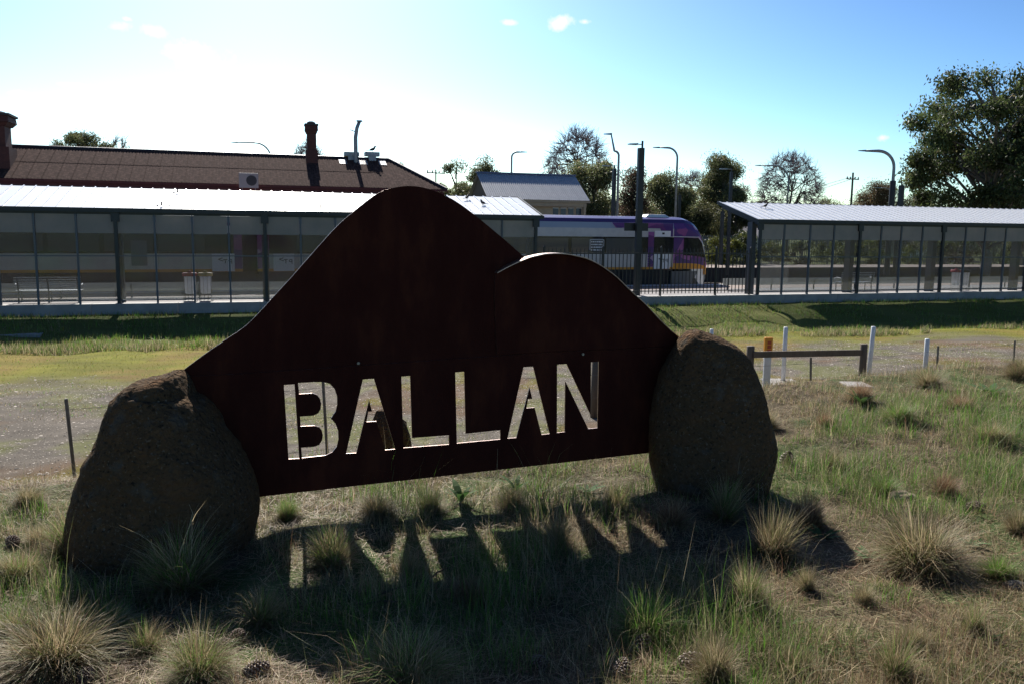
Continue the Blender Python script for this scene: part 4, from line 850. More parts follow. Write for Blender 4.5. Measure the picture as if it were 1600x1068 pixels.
def car(u0, u1, nose):
    mb = MB(); mt = [yel, silv, wing, silv, und, purp, bluesil, fac]
    band = {0: 0, 1: 1, 2: 2, 3: 3, 4: 6, 5: 5, 6: 5, 7: 5}
    loft(mb, [body_ring(), body_ring()], [u0, u1], lambda k, i: band[k]); o = mb.build('car_body', mt, train)
    b = MB(); b.box(u0+.3, u1-.3, .12, WID-.12, -.05, ZF-.003); b.build('underframe', und, train)
    b = MB(); b.box(u0+.05, u1, .05, WID-.05, ZF-.12, ZF-.004); b.build('sole_bar', und, train)
def door(u0, w=1.05, label=True):
    b = MB(); b.box(u0, u0+w, -.03, .002, ZW1+.02, ZW1+.36); b.build('door_header', wht, train)
    b = MB(); b.box(u0, u0+w, -.022, .002, ZF+.02, ZW0-.0); o = b.build('door_panel', wht, train)
    b = MB(); b.box(u0+.02, u0+w-.02, -.018, .002, ZW0+.004, ZW1+.016); b.build('door_window', wing, train)
    b = MB(); b.box(u0+w*.45, u0+w*.6, -.034, -.031, ZW1+.16, ZW1+.26); b.build('door_emblem', und, train)
    # mirrored operator mark as it reads in the photograph:  <Tq
    lg = MB(); zc = ZF+.52; s = .17; y0, y1 = -.026, -.0225; th = .035
    def bar(x0, z0, x1, z1, t=th):
        d = Vector((x1-x0, z1-z0)).normalized(); n = Vector((-d.y, d.x))*t/2; lg.hexa([(x0-n.x, y0, z0-n.y), (x1-n.x, y0, z1-n.y), (x1-n.x, y1, z1-n.y), (x0-n.x, y1, z0-n.y), (x0+n.x, y0, z0+n.y), (x1+n.x, y0, z1+n.y), (x1+n.x, y1, z1+n.y), (x0+n.x, y1, z0+n.y)])
    x0 = u0+w*.28; bar(x0+.20, zc+.14, x0, zc+.07); bar(x0, zc+.07, x0+.22, zc-.02)
    bar(x0+.22, zc+.05, x0+.40, zc+.05); bar(x0+.31, zc+.05, x0+.31, zc-.13)
    bar(x0+.60, zc+.06, x0+.60, zc-.15); bar(x0+.60, zc+.055, x0+.50, zc+.05); bar(x0+.50, zc+.05, x0+.46, zc+.0); bar(x0+.46, zc+.0, x0+.50, zc-.05); bar(x0+.50, zc-.05, x0+.60, zc-.05)
    lg.build('operator_mark', und, train)
car(-9, gangL, False); ce = tu(1052); car(gangR, ce, True)
b = MB(); b.box(gangL, gangR, .35, WID-.35, ZF+.05, 3.45)
for k in range(5): uu = gangL+(gangR-gangL)*(k+.5)/5; b.box(uu-.03, uu+.03, .3, WID-.3, ZF, 3.5)
b.build('gangway', und, train)
for a_, c_ in ((gangL-.75, gangL-.01), (gangR+.01, gangR+.55)):
    b = MB(); b.box(a_, c_, -.014, .002, ZF+.14, ZP+.02); b.build('purple_end_panel', fac, train)
# window panes, colour lightened to suggest light coming through the car
for (ua_, ub_) in ((-9, tu(330)-.15), (tu(457)+.1, tu(1018)-.9)):
    n = max(1, int((ub_-ua_)/2.0))
    for k in range(n):
        x0 = ua_+(ub_-ua_)*k/n+.10; x1 = ua_+(ub_-ua_)*(k+1)/n-.10; b = MB(); b.box(x0, x1, -.012, .002, ZW0+.09, ZW1-.08); b.build('window', mat('train_pane', (.07, .075, .08), .05, 0, spec=1.0), train)
# ribbed lower side
rb = MB()
for (ua_, ub_) in ((-9, gangL-.8), (gangR+.7, tu(1018)-.1)):
    for k in range(5): z_ = ZF+.22+k*.135; rb.box(ua_, ub_, -.012, .002, z_, z_+.05)
rb.build('side_ribs', silv, train)
b = MB(); b.box(tu(205), tu(230), -.02, .002, 1.1, 2.25); b.build('equipment_door', mat('grey_hatch', (.16, .17, .18), .5), train)
for d_ in (tu(331), tu(427), tu(1022)): door(d_, .98 if d_ > 8 and d_ < 25 else 1.02)
b = MB(); ux = tu(955); b.prism([(ux, ZC-.01), (tu(1050), ZC-.01), (tu(1050), ZW1+.05), (tu(1035), ZW1+.05), (tu(1030), ZP+.02), (ux+.25, ZP+.02)], -.010, .0); b.build('purple_facet_panel', fac, train)
b = MB(); b.box(tu(1012), tu(1021), -.012, .0, ZF+.14, ZW1+.3); b.build('purple_door_side', fac, train)
# window notice (white outlined box of tiny illegible lines)
b = MB(); x0, x1 = tu(921), tu(943); z0, z1 = ZW0+.22, ZW1-.16; y0, y1 = -.018, -.0135; t_ = .025
for q_ in ((x0, x1, z1-t_, z1), (x0, x0+t_, z0, z1), (x1-t_, x1, z0+.1, z1)): b.box(q_[0], q_[1], y0, y1, q_[2], q_[3])
random.seed(5)
for r_ in range(4):
    xx = x0+.08
    while xx < x1-.12:
        ww = random.uniform(.03, .08); b.box(xx, xx+ww, y0, y1, z1-.16-r_*.15, z1-.09-r_*.15); xx += ww+random.uniform(.015, .04)
b.build('window_notice', wht, train)
# nose
N0 = ce; LN = nose_u-ce; rings = []; us = []
for k in range(15):
    t = k/14; e = sin(t*pi/2); uu = N0+LN*e if k < 14 else nose_u
    ftop = [(0, 0), (.35, .0), (.52, .10), (.68, .34), (.80, .75), (.90, 1.35), (.965, 2.0), (1.0, 2.55)]
    dz_ = np.interp((uu-N0)/LN, [a for a, _ in ftop], [b_ for _, b_ in ftop]); rings.append(body_ring(zt=ZR-dz_, inset=.32*((uu-N0)/LN)**2.2, yb=.34)); us.append(uu)
mb = MB(); loft(mb, rings, us, lambda k, i: {0: 0, 1: 7, 2: 7, 3: 7, 4: 7, 5: 5, 6: 5, 7: 5}.get(k, 7)); mb.build('nose', [yel, silv, wing, silv, und, purp, bluesil, fac], train, False)
# cab side window
def nz_v(u_): return .32*max(0, (u_-N0)/LN)**2.2
cw = [(tu(1068), 2.60), (tu(1092), 2.58), (tu(1099), 2.25), (tu(1103), 1.75), (tu(1104.5), 1.45), (tu(1090), 1.55), (tu(1068), 1.60)]
b = MB(); n = len(cw); b.add([(u_, nz_v(u_)-.045, z) for u_, z in cw]+[(u_, nz_v(u_)+.05, z) for u_, z in cw], [tuple(range(n)), tuple(range(2*n-1, n-1, -1))]+[(i, i+n, (i+1) % n+n, (i+1) % n) for i in range(n)]); b.build('cab_window', wing, train)
b = MB()
for (ua_, za), (ub_, zb) in zip([(tu(1050), 2.66)]+[(u_, z+.06) for u_, z in cw[1:5]], [(u_, z+.06) for u_, z in cw[1:5]]): b.tube([(ua_, nz_v(ua_)-.05, za), (ub_, nz_v(ub_)-.05, zb)], .022, 5)
b.build('cab_trim', wht, train)
b = MB(); b.hexa([(tu(1052), .12, -.25), (tu(1082), .16, -.25), (tu(1082), WID-.2, -.25), (tu(1052), WID-.2, -.25), (tu(1052), .12, ZF-.13), (tu(1094), .2, ZF-.13), (tu(1094), WID-.2, ZF-.13), (tu(1052), WID-.2, ZF-.13)]); b.build('skirt', skirt, train)
b = MB(); b.hexa([(tu(1100), .26, -.3), (tu(1107), .34, -.3), (tu(1107), WID-.34, -.3), (tu(1100), WID-.34, -.3), (tu(1083), .2, ZF-.01), (tu(1107.5), .33, ZF-.01), (tu(1107.5), WID-.3, ZF-.01), (tu(1083), WID-.2, ZF-.01)]); b.build('nose_apron', wht, train)
b = MB(); b.hexa([(tu(1104), .25, .45), (tu(1109), .36, .45), (tu(1109), WID-.36, .45), (tu(1104), WID-.25, .45), (tu(1104), .25, 1.25), (tu(1108.5), .36, 1.2), (tu(1108.5), WID-.36, 1.2), (tu(1104), WID-.25, 1.25)]); b.build('front_yellow_panel', yel, train)
b = MB(); b.hexa([(tu(1015), .8, ZR-.12), (tu(1060), .8, ZR-.12), (tu(1060), 2.1, ZR-.12), (tu(1015), 2.1, ZR-.12), (tu(1024), .9, ZR+.12), (tu(1050), .9, ZR+.12), (tu(1050), 2.0, ZR+.12), (tu(1024), 2.0, ZR+.12)]); b.build('roof_unit', wht, train, bevel=.04)
b = MB(); b.tube([(tu(1050), 1.4, ZR), (tu(1050), 1.4, ZR+.6)], .015, 4); b.build('aerial', und, train)
b = MB()
for c in (2.0, gangL-2.6, gangR+2.6, tu(1040)-1.0, tu(940)):
    for d in (-1.2, 1.2):
        for y_ in (.55, 2.3):
            n = 16; b.add([(c+d+.42*cos(2*pi*k/n), y_+o_, -.15+.42*sin(2*pi*k/n)) for o_ in (0, .12) for k in range(n)], [tuple(range(n)), tuple(range(2*n-1, n-1, -1))]+[(k, (k+1) % n, n+(k+1) % n, n+k) for k in range(n)])
    b.box(c-1.9, c+1.9, .40, .5, -.15, .25)
tag(b.build('bogies', und, train), kind='stuff')
b = MB(); xx = 6
while xx < tu(1000): b.box(xx, xx+random.uniform(.8, 1.8), .08, .4, -.1+random.uniform(0, .3), ZF-.14); xx += random.uniform(1.6, 3)
tag(b.build('underfloor_boxes', und, train), kind='stuff')

# ------------------------------------------------------------ station building (rusty roof), far side
iron = mat('rusty_corrugated_iron', (.056, .029, .025), .95, 0, (.15, .088, .074), 2.2, 8, .3, 20, spec=.06, col3=(.084, .046, .038), stretch=(1.6, 1.6, .5)); brick = mat('dark_red_brick', (.105, .038, .03), .85, 0, (.07, .026, .022), 9, bump=.4, bscale=25); redw = mat('dark_red_paint', (.10, .024, .022), .8, 0, (.08, .018, .018), 4)
capst = mat('sooty_cement', (.06, .055, .055), .9); ridgem = mat('dark_ridge_capping', (.045, .045, .06), .5, .3); pinkr = mat('faded_pink_roof', (.52, .36, .34), .7, 0, (.60, .46, .44), 2); clear = mat('clear_roof_sheet', (.42, .40, .43), .5, 0, (.2, .18, .2), 8)
EV = 26.0; eu0, eE = ST.z_at(0, 279.5, EV); eu1, eE1 = ST.z_at(697, 296, EV); eE = (eE+eE1)/2; ru1, rE = ST.z_at(608, 247, EV+5.2); ru0, rE0 = ST.z_at(15, 233, EV+5.2); rE = (rE+rE0)/2
bl_ = thing('station_building', 'long red brick station building with a rusty corrugated hipped roof at left', 'building', ST.p(eu1, EV, 0), ST.a)
X = lambda u: u-eu1
UL = -14; run = 5.2; rise = rE-eE; sll = hypot(run, rise); sa = atan2(rise, run)
def corr(w, L, pitch, amp):
    m = MB(); n = int(w/pitch*2); vs = []
    for i in range(n+1): x = w*i/n; z = amp*(i % 2); vs += [(x, 0, z), (x, L, z)]
    m.add(vs, [(2*i, 2*i+2, 2*i+3, 2*i+1) for i in range(n)]); return m
SW = .85; full = corr(SW-.006, sll/2+.04, .17, .03).mesh('roof_sheet', iron); u = UL; k = 0
while u < ru1-SW:
    for r_ in (0, 1): inst('roof_sheet', full, bl_, (X(u), run/2*r_, eE+rise/2*r_+.02*r_+random.uniform(0, .008)), (sa, 0, 0))
    u += SW; k += 1
ul = u
while u < eu1:           # sheets cut to the hip line
    t0 = (u-ru1)/(eu1-ru1); t1 = (u+SW-ru1)/(eu1-ru1); h0 = min(1, max(0, 1-t0)); h1 = min(1, max(0, 1-t1)); m = MB(); n = 8; vs = []
    for i in range(n+1):
        f_ = i/n; hh = min(1, max(0, 1-(u+SW*f_-ru1)/(eu1-ru1))); a_ = .03*(i % 2); vs += [(SW*f_*.993, 0, a_), (SW*f_*.993, run*hh, rise*hh+a_)]
    m.add(vs, [(2*i, 2*i+2, 2*i+3, 2*i+1) for i in range(n)]); o = m.build('roof_sheet', iron, bl_); o.location = (X(u), 0, eE); u += SW
m = MB(); m.add([(X(UL), 0, eE-.03), (X(eu1), 0, eE-.03), (X(ru1), run, rE-.03), (X(UL), run, rE-.03), (X(eu1), 2*run, eE-.03), (X(UL), 2*run, eE-.03)], [(0, 1, 2, 3), (1, 4, 2), (4, 5, 3, 2)]); m.build('roof_back', iron, bl_)
m = MB(); m.tube([(X(UL), run, rE+.05), (X(ru1), run, rE+.05)], .11, 8); m.build('ridge_cap', ridgem, bl_); m = MB(); m.tube([(X(ru1), run, rE+.05), (X(eu1)+.05, 0, eE+.05)], .11, 8); m.build('hip_cap', ridgem, bl_)
m = MB(); m.box(X(UL), X(eu1)+.1, -.12, .02, eE-.16, eE-.01); m.build('gutter', redw, bl_)
m = MB(); m.box(X(UL), X(eu1)-.1, .05, .25, eE-.62, eE-.165); m.build('fascia', redw, bl_)
m = MB(); m.box(X(UL), X(eu1)-.5, .5, 2*run-.5, .1, eE-.2); m.build('wall', brick, bl_)
def chimney(px, ytop, ybase, v, wpx, lab):
    u_, zt = ST.z_at(px, ytop, v); zb = eE+rise*.75; dist = (ST.p(u_, v)-EYE).length; w = wpx/F*dist/2; t = MB(); z0 = eE+rise*min(1, (v-EV)/run)-.6; q = zt-z0
    t.box(X(u_)-w, X(u_)+w, v-EV-w, v-EV+w, z0, z0+q*.40)
    t.box(X(u_)-w*.78, X(u_)+w*.78, v-EV-w*.78, v-EV+w*.78, z0+q*.403, z0+q*.74)
    for f0, f1, s0, s1 in ((.743, .80, .86, 1.05), (.803, .90, 1.1, 1.05)):
        t.hexa([(X(u_)-w*s0, v-EV-w*s0, z0+q*f0), (X(u_)+w*s0, v-EV-w*s0, z0+q*f0), (X(u_)+w*s0, v-EV+w*s0, z0+q*f0), (X(u_)-w*s0, v-EV+w*s0, z0+q*f0), (X(u_)-w*s1, v-EV-w*s1, z0+q*f1), (X(u_)+w*s1, v-EV-w*s1, z0+q*f1), (X(u_)+w*s1, v-EV+w*s1, z0+q*f1), (X(u_)-w*s1, v-EV+w*s1, z0+q*f1)])
    o = t.build('chimney', brick, bl_); c = MB(); c.box(X(u_)-w*1.16, X(u_)+w*1.16, v-EV-w*1.16, v-EV+w*1.16, z0+q*.905, z0+q*.94); c.lathe([(w*.8, z0+q*.941), (w*.7, z0+q*.98), (w*.4, z0+q)], 8, c=(X(u_), v-EV)); c.build('chimney_cap', capst, o)
chimney(486, 190, 290, EV+4.4, 17, ''); chimney(-11, 173, 300, EV+2.4, 40, '')
for px in (549, 581):
    u_, zt = ST.z_at(px, 238, EV+5.2); m = MB(); xx = X(u_); m.box(xx-.28, xx+.28, run-.35, run+.35, rE-.2, zt-.32); m.build('roof_vent', galv, bl_); m = MB(); m.box(xx-.55, xx+.55, run-.4, run+.4, zt-.31, zt-.02); m.build('vent_hood', galv, bl_)
    for sx in (-1.0, .42):
        m = MB(); z0 = rE-rise*.22; m.hexa([(xx+sx, run*.78, z0+.045), (xx+sx+.55, run*.78, z0+.045), (xx+sx+.55, run*.95, z0+rise*.17+.045), (xx+sx, run*.95, z0+rise*.17+.045)]+[(xx+sx, run*.78, z0+.06), (xx+sx+.55, run*.78, z0+.06), (xx+sx+.55, run*.95, z0+rise*.17+.06), (xx+sx, run*.95, z0+rise*.17+.06)]); m.build('clear_sheet', clear, bl_)
P = ST.p(ru1-1.7, EV+run, rE); u_, zt = ST.z_at(581, 238, EV+5.2); bird(ST.p(u_, EV+5.2, zt-.02), 'bird perched on the right roof vent of the station building', 2.0, .2)
# verandah roof of the station building, seen as a thin pink strip
vz = ST.z_at(100, 297, EV-1.5)[1]; m = MB(); m.hexa([(X(UL), -4.2, vz-.9), (X(ua(390))+8, -4.2, vz-.9), (X(ua(390))+8, .04, vz-.2), (X(UL), .04, vz-.2), (X(UL), -4.2, vz-.85), (X(ua(390))+8, -4.2, vz-.85), (X(ua(390))+8, .04, vz-.15), (X(UL), .04, vz-.15)]); m.build('verandah_roof', pinkr, bl_)
# air conditioner on the verandah roof
u_, z0 = ST.z_at(389, 297, EV-.9); u2, z2 = ST.z_at(389, 271, EV-.9); ac = thing('air_conditioner', 'boxy grey air conditioner unit with a round fan on the station roof', 'air conditioner', ST.p(u_, EV-.9, vz-.35), ST.a); h = z2-z0; zo = z0-(vz-.35); grey = mat('ac_casing', (.30, .26, .26), .6)
m = MB(); m.box(-.62, .62, -.2, .2, zo+.12, zo+h); m.build('casing', grey, ac, bevel=.02)
m = MB(); n = 20; m.add([(.18+.34*cos(2*pi*k/n), y_, zo+.12+(h-.12)/2+.34*sin(2*pi*k/n)) for y_ in (-.215, -.2) for k in range(n)], [tuple(range(n)), tuple(range(2*n-1, n-1, -1))]+[(k, (k+1) % n, n+(k+1) % n, n+k) for k in range(n)]); m.build('fan_grille', mat('fan_dark', (.04, .035, .04), .7), ac)
for sx in (-.42, .42):
    m = MB(); m.tube([(sx, 0, -.1), (sx, 0, zo+.12)], .03, 6); m.build('leg', grey, ac)

# small cream building with grey roof
zinc = mat('grey_corrugated_roof', (.40, .42, .47), .6, .1, (.33, .35, .40), 2, stretch=(1, 1, .4)); cream = mat('cream_render', (.42, .33, .22), .8, 0, (.36, .28, .19), 2); brownw = mat('brown_shingle', (.16, .11, .07), .85, 0, (.11, .08, .05), 6)
V2 = 29.0; a0, za = ST.z_at(762, 310, V2); a1, zb = ST.z_at(922, 315, V2); e2 = (za+zb)/2-.0; r0, zr0 = ST.z_at(752, 271, V2+3.4); r1, zr1 = ST.z_at(911, 276, V2+3.4); r2 = (zr0+zr1)/2
t = thing('cream_building', 'small cream building with a grey corrugated roof behind the train', 'building', ST.p(a0, V2, 0), ST.a); W2 = a1-a0; run2 = 3.4; ri2 = r2-e2; n = int(W2/.8); sw = W2/n
m = corr(sw-.005, hypot(run2, ri2), .16, .03).mesh('roof_sheet', zinc)
for k in range(n): inst('roof_sheet', m, t, (k*sw, 0, e2), (atan2(ri2, run2), 0, 0))
m = MB(); m.add([(0, run2, r2-.02), (W2, run2, r2-.02), (W2, 2*run2, e2), (0, 2*run2, e2)], [(0, 1, 2, 3)]); m.build('roof_back', zinc, t)
m = MB(); m.box(-.05, W2+.05, run2-.12, run2+.12, r2-.0, r2+.12); m.build('ridge_cap', mat('blue_ridge', (.09, .12, .22), .5), t)
m = MB(); m.box(.0, W2, -.1, .02, e2-.18, e2-.02); m.build('gutter', cream, t)
m = MB(); m.prism([(0, 0), (0, 0)], 0, 0) if False else None
m = MB(); m.hexa([(.25, .5, 0), (W2-.4, .5, 0), (W2-.4, 2*run2-.5, 0), (.25, 2*run2-.5, 0), (.25, .5, e2-.1), (W2-.4, .5, e2-.1), (W2-.4, 2*run2-.5, e2-.1), (.25, 2*run2-.5, e2-.1)]); m.build('wall', cream, t)
for xx in (.2, W2-.45):
    m = MB(); m.add([(xx, .3, e2-.1), (xx, 2*run2-.3, e2-.1), (xx, run2, r2-.1), (xx+.1, .3, e2-.1), (xx+.1, 2*run2-.3, e2-.1), (xx+.1, run2, r2-.1)], [(0, 1, 2), (5, 4, 3), (0, 3, 4, 1), (1, 4, 5, 2), (2, 5, 3, 0)]); m.build('gable', brownw, t)
for px in (868, 880, 892, 904):
    u_, z_ = ST.z_at(px, 331, V2+.5); m = MB(); m.box(u_-a0-.22, u_-a0+.22, .46, .499, z_-1.0, z_+.25); f_ = m.build('window', mat('dark_window', (.05, .06, .08), .2), t); m = MB(); m.box(u_-a0-.26, u_-a0+.26, .43, .459, z_+.26, z_+.32); m.build('lintel', white, f_)
m = MB(); m.box(W2-.55, W2-.35, -.02, .18, 0, e2-.2); m.build('verandah_post', cream, t); m = MB(); m.box(0, W2-.3, .0, .12, e2-.5, e2-.2); m.build('verandah_beam', cream, t)

# grey palisade fence beyond the opposite platform
pal = mat('grey_palisade', (.24, .25, .25), .6, .3); fv = 31.5; f0 = ST.u_at(1085, fv); f1 = 90; fe = thing('palisade_fence', 'long grey spiked palisade fence behind the far platform', 'fence', ST.p(f0, fv, 0), ST.a)
zt = ST.z_at(1300, 369, fv)[1]; m = MB(); xx = 0
while xx < f1-f0: m.box(xx-.035, xx+.035, -.01, .01, .0, zt-.1); m.add([(xx-.035, 0, zt-.1), (xx+.035, 0, zt-.1), (xx, 0, zt)], [(0, 1, 2)]); xx += .19
tag(m.build('pales', pal, fe), kind='stuff')
for z_ in (.35, zt-.4):
    m = MB(); m.box(0, f1-f0, .012, .05, z_, z_+.06); m.build('fence_rail', pal, fe)
m = MB(); m.box(-.05, .05, .055, .12, 0, zt); pm = m.mesh('fence_post', pal)
for k in range(int((f1-f0)/2.8)): inst('fence_post', pm, fe, (k*2.8, 0, 0))

# ------------------------------------------------------------ trees
bark = mat('grey_bark', (.13, .105, .085), .9, 0, (.08, .065, .055), 3, bump=.4); barkp = mat('pale_gum_bark', (.24, .20, .165), .8, 0, (.15, .12, .10), 1.5); twigm = mat('purple_grey_twig', (.27, .225, .23), .9)
leafd = mat('gum_leaf', (.05, .06, .03), .5, attr='tint', trans=.5, spec=.35)
def branches(mb, p, d, L, r, lev, maxlev, spread, tips, nchild=(2, 3), up=.15, n=5, rnd=random):
    k = 3; pts = [p]; q = p; dd = d.copy()
    for i in range(k):
        dd = (dd + Vector((rnd.gauss(0, .10), rnd.gauss(0, .10), rnd.gauss(0, .06)+up*.25))).normalized(); q = q + dd*(L/k); pts.append(q)
    mb.tube(pts, [r, r*.88, r*.76, r*.62], max(3, n), cap=False)
    if lev >= maxlev: tips.append((q, dd)); return
    for c in range(rnd.randint(*nchild)):
        a = Vector((rnd.gauss(0, 1), rnd.gauss(0, 1), rnd.gauss(0, .6))); a = (a-dd*a.dot(dd)).normalized(); nd = (dd + a*spread*rnd.uniform(.6, 1.2) + Vector((0, 0, up*.3))).normalized()
        s = pts[rnd.choice((1, 2, 3, 3))] if lev > 0 else pts[rnd.choice((2, 3, 3))]
        branches(mb, s, nd, L*rnd.uniform(.62, .82), r*.58, lev+1, maxlev, spread, tips, nchild, up, n-1, rnd)
def leaves(centers, radii, n, size, cols, wts, squash=.75, droop=.5):
    ks = rng.integers(0, len(centers), n); c = np.array(centers)[ks]; R = np.array(radii)[ks][:, None]
    d = rng.normal(size=(n, 3)); d /= np.linalg.norm(d, axis=1)[:, None]; rr = rng.random((n, 1))**.45*np.where(rng.random((n, 1)) < .18, 1.55, 1); P = c + d*rr*R*np.array([1, 1, squash])
    a = rng.normal(size=(n, 3)); a[:, 2] -= droop*2; a /= np.linalg.norm(a, axis=1)[:, None]; b = np.cross(a, rng.normal(size=(n, 3))); b /= np.linalg.norm(b, axis=1)[:, None]; s = rng.uniform(.6, 1.4, (n, 1))*size
    V = np.stack([P, P+a*s*.5+b*s*.22, P+a*s, P+a*s*.5-b*s*.22], 1).reshape(-1, 3); Q = (np.arange(n)*4)[:, None]+np.arange(4)
    clump = rng.uniform(.65, 1.35, len(centers))[ks][:, None]; col = np.repeat((colmix(n, cols, wts, .25)*clump).clip(.004, 1), 4, 0); return V, Q, col
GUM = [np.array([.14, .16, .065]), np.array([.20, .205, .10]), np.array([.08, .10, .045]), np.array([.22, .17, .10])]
def px_tree(name, px, topy, wpx, Y, lab, kind, cat='tree', g=-1.6, seed=0, dens=1.0, lsize=.18, cols=GUM, wts=(4, 3, 2, .8), group='trees behind the station', basew=.0, bm=None, crown_base=.35):
    rnd = random.Random(seed+int(px)*7); a = at_y(px, 330, Y); top = at_y(px, topy, Y).z-g; W_ = wpx/F*Y/2; t = thing(name, lab, cat, (a.x, Y, g), rnd.uniform(0, 6), group); t.rotation_euler = (0, 0, 0)
    mb = MB(); tips = []
    if kind == 'bare':
        th = top*.22; r0 = top*.016; mb.tube([(0, 0, 0), (0, 0, th)], [r0*1.3, r0], 8, cap=False)
        cz = th+(top-th)*.46; rz_ = top-cz; big_ = wpx > 60; C0 = Vector((0, 0, th))
        def pt(f, el0=-.35):
            while True:
                d = Vector((rnd.gauss(0, 1), rnd.gauss(0, 1), rnd.gauss(0, 1))).normalized()
                if d.z > el0: break
            return Vector((d.x*W_*f, d.y*W_*f, cz+d.z*rz_*f*(1 if d.z > 0 else .8)))
        def near(p, L): return min(L, key=lambda q: (q-p).length_squared + .3*max(0, (q-cc).length-(p-cc).length)**2)
        cc = Vector((0, 0, cz))
        def limb(m_, a_, b_, ra, rb, n_):
            mid = a_.lerp(b_, .5)+Vector((rnd.gauss(0, .05), rnd.gauss(0, .05), -.06))*(b_-a_).length; m_.tube([a_, mid, b_], [ra, (ra+rb)/2, rb], n_, cap=False)
        L0 = [C0, Vector((0, 0, th+(top-th)*.25)), Vector((.02*top, 0, th+(top-th)*.5)), Vector((-.01*top, 0, th+(top-th)*.72))]; mb.tube(L0, [r0, r0*.75, r0*.45, r0*.2], 7, cap=False)
        L1 = [pt(rnd.uniform(.34, .52)) for _ in range(16)]
        for p in L1: q = min(L0[:-1], key=lambda q: abs(q.z-(p.z-.45*hypot(p.x, p.y)-.1*top))); limb(mb, q, p, r0*.42, r0*.2, 5)
        L2 = [pt(rnd.uniform(.58, .80)) for _ in range(130 if big_ else 70)]
        for p in L2: limb(mb, near(p, L1), p, r0*.17, r0*.07, 4)
        tr_ = mb.build('trunk', bark, t); m2 = MB()
        for _ in range(850 if big_ else 300):
            p = pt(rnd.uniform(.72, .97)); q = near(p, L2); limb(m2, q, p, top*.0028, top*.0014, 3); dd = (p-q).normalized()
            for _ in range(3 if big_ else 2): e = p.lerp(q, rnd.uniform(0, .6)); m2.tube([e, e+(dd+Vector((rnd.gauss(0, .5), rnd.gauss(0, .5), rnd.gauss(.1, .4)))).normalized()*top*.06], [top*.0013, top*.0006], 3, cap=False)
        m2.build('twigs', twigm, t); return t
    nb = {'gum': 7, 'column': 5, 'bush': 3}[kind]; th = top*crown_base*.8; r0 = top*.02+.05; th2 = top*.8; mb.tube([(0, 0, -.2), (.015*top, 0, th*.6), (-.01*top, .01*top, th*1.2), (.01*top, 0, th2)], [r0*1.3, r0, r0*.75, r0*.2], 8, cap=False)
    cen = []; rad = []; nc = int({'gum': 34, 'column': 22, 'bush': 16}[kind]*(1 if dens < 1.5 else 2.3))
    cz0 = top*crown_base; cr = 1.0
    for k in range(nc):
        while True:
            x, y, z = rnd.uniform(-1, 1), rnd.uniform(-1, 1), rnd.uniform(-1, 1); w = (1-abs(z)**2.2)**.5 if z > 0 else (1-abs(z)**3)**.5
            if kind == 'column': w *= .9-.25*z
            if x*x+y*y < w*w and (x*x+y*y+z*z) > .18: break
        R = rnd.uniform(.20, .46)*(1.35 if wpx < 95 and kind != 'bush' else 1)*min(W_, (top-cz0)/2)*(1.15 if kind != 'gum' else .9)*(.72 if dens > 1.5 else 1); cz = cz0+(top-cz0)*(z*.5+.5)
        cz = min(cz, top-R*.7); c = Vector((x*(W_-R*.6), y*(W_-R*.6), cz)); cen.append(c); rad.append(R)
        s0 = Vector((0, 0, min(max(th*.9, c.z-rnd.uniform(.25, .5)*hypot(c.x, c.y)-.12*top), th2))); md = s0.lerp(c, .5)+Vector((0, 0, -.03*top+rnd.uniform(0, .1)*top)); mb.tube([s0, md, c, c+(c-md)*.25], [r0*.42, r0*.25, r0*.11, r0*.04], 5, cap=False)
        for _ in range(4): e = c+Vector((rnd.gauss(0, 1), rnd.gauss(0, 1), rnd.gauss(0, .7)))*R*.6; mb.tube([c, e], [r0*.09, r0*.03], 3, cap=False)
    mb.build('trunk', bm or bark, t, True)
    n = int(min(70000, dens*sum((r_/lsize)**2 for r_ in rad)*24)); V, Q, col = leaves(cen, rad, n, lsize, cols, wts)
    o = link(bpy.data.objects.new('crown', npmesh('crown', V, Q, np.zeros((0, 3), int), leafd, col)), t); return t
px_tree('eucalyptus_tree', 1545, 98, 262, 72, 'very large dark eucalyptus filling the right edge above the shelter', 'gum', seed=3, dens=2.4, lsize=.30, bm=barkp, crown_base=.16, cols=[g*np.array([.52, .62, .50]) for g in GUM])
px_tree('eucalyptus_tree', 1128, 230, 92, 92, 'tall dense green gum tree behind the dark column near the right shelter corner', 'column', seed=1, dens=1.9, bm=barkp, crown_base=.18)
px_tree('eucalyptus_tree', 1046, 266, 92, 88, 'bushy gum tree directly right of the black light column', 'gum', seed=2, dens=1.2, bm=barkp, crown_base=.2)
px_tree('bare_tree', 1082, 262, 70, 100, 'bare branching tree between the two gum trees behind the train nose', 'bare')
px_tree('bare_tree', 1232, 231, 104, 105, 'round bare winter tree with purple-grey twigs left of the power pole', 'bare')
px_tree('bare_tree', 1160, 282, 44, 108, 'smaller bare tree just right of the tall dense gum', 'bare')
px_tree('bare_tree', 902, 192, 104, 98, 'tallest bare tree rising above the cream building', 'bare')
px_tree('bare_tree', 862, 232, 52, 110, 'thin bare tree left of the tallest bare one', 'bare')
px_tree('eucalyptus_tree', 926, 238, 88, 78, 'full green gum tree at the right end of the cream building', 'gum', seed=4, dens=1.3, crown_base=.15)
px_tree('eucalyptus_tree', 988, 236, 64, 82, 'sparse reddish-tipped gum between the hooked street light and the black column', 'column', seed=5, dens=.9, cols=[np.array([.075, .075, .04]), np.array([.15, .085, .065]), np.array([.05, .05, .03])], wts=(3, 3, 2), crown_base=.2)
px_tree('eucalyptus_tree', 712, 247, 66, 90, 'olive gum tree left of the cream building', 'gum', seed=6, dens=1.2, crown_base=.2)
px_tree('eucalyptus_tree', 759, 236, 60, 96, 'taller open gum tree behind the left end of the cream building', 'gum', seed=7, dens=.9, crown_base=.2)
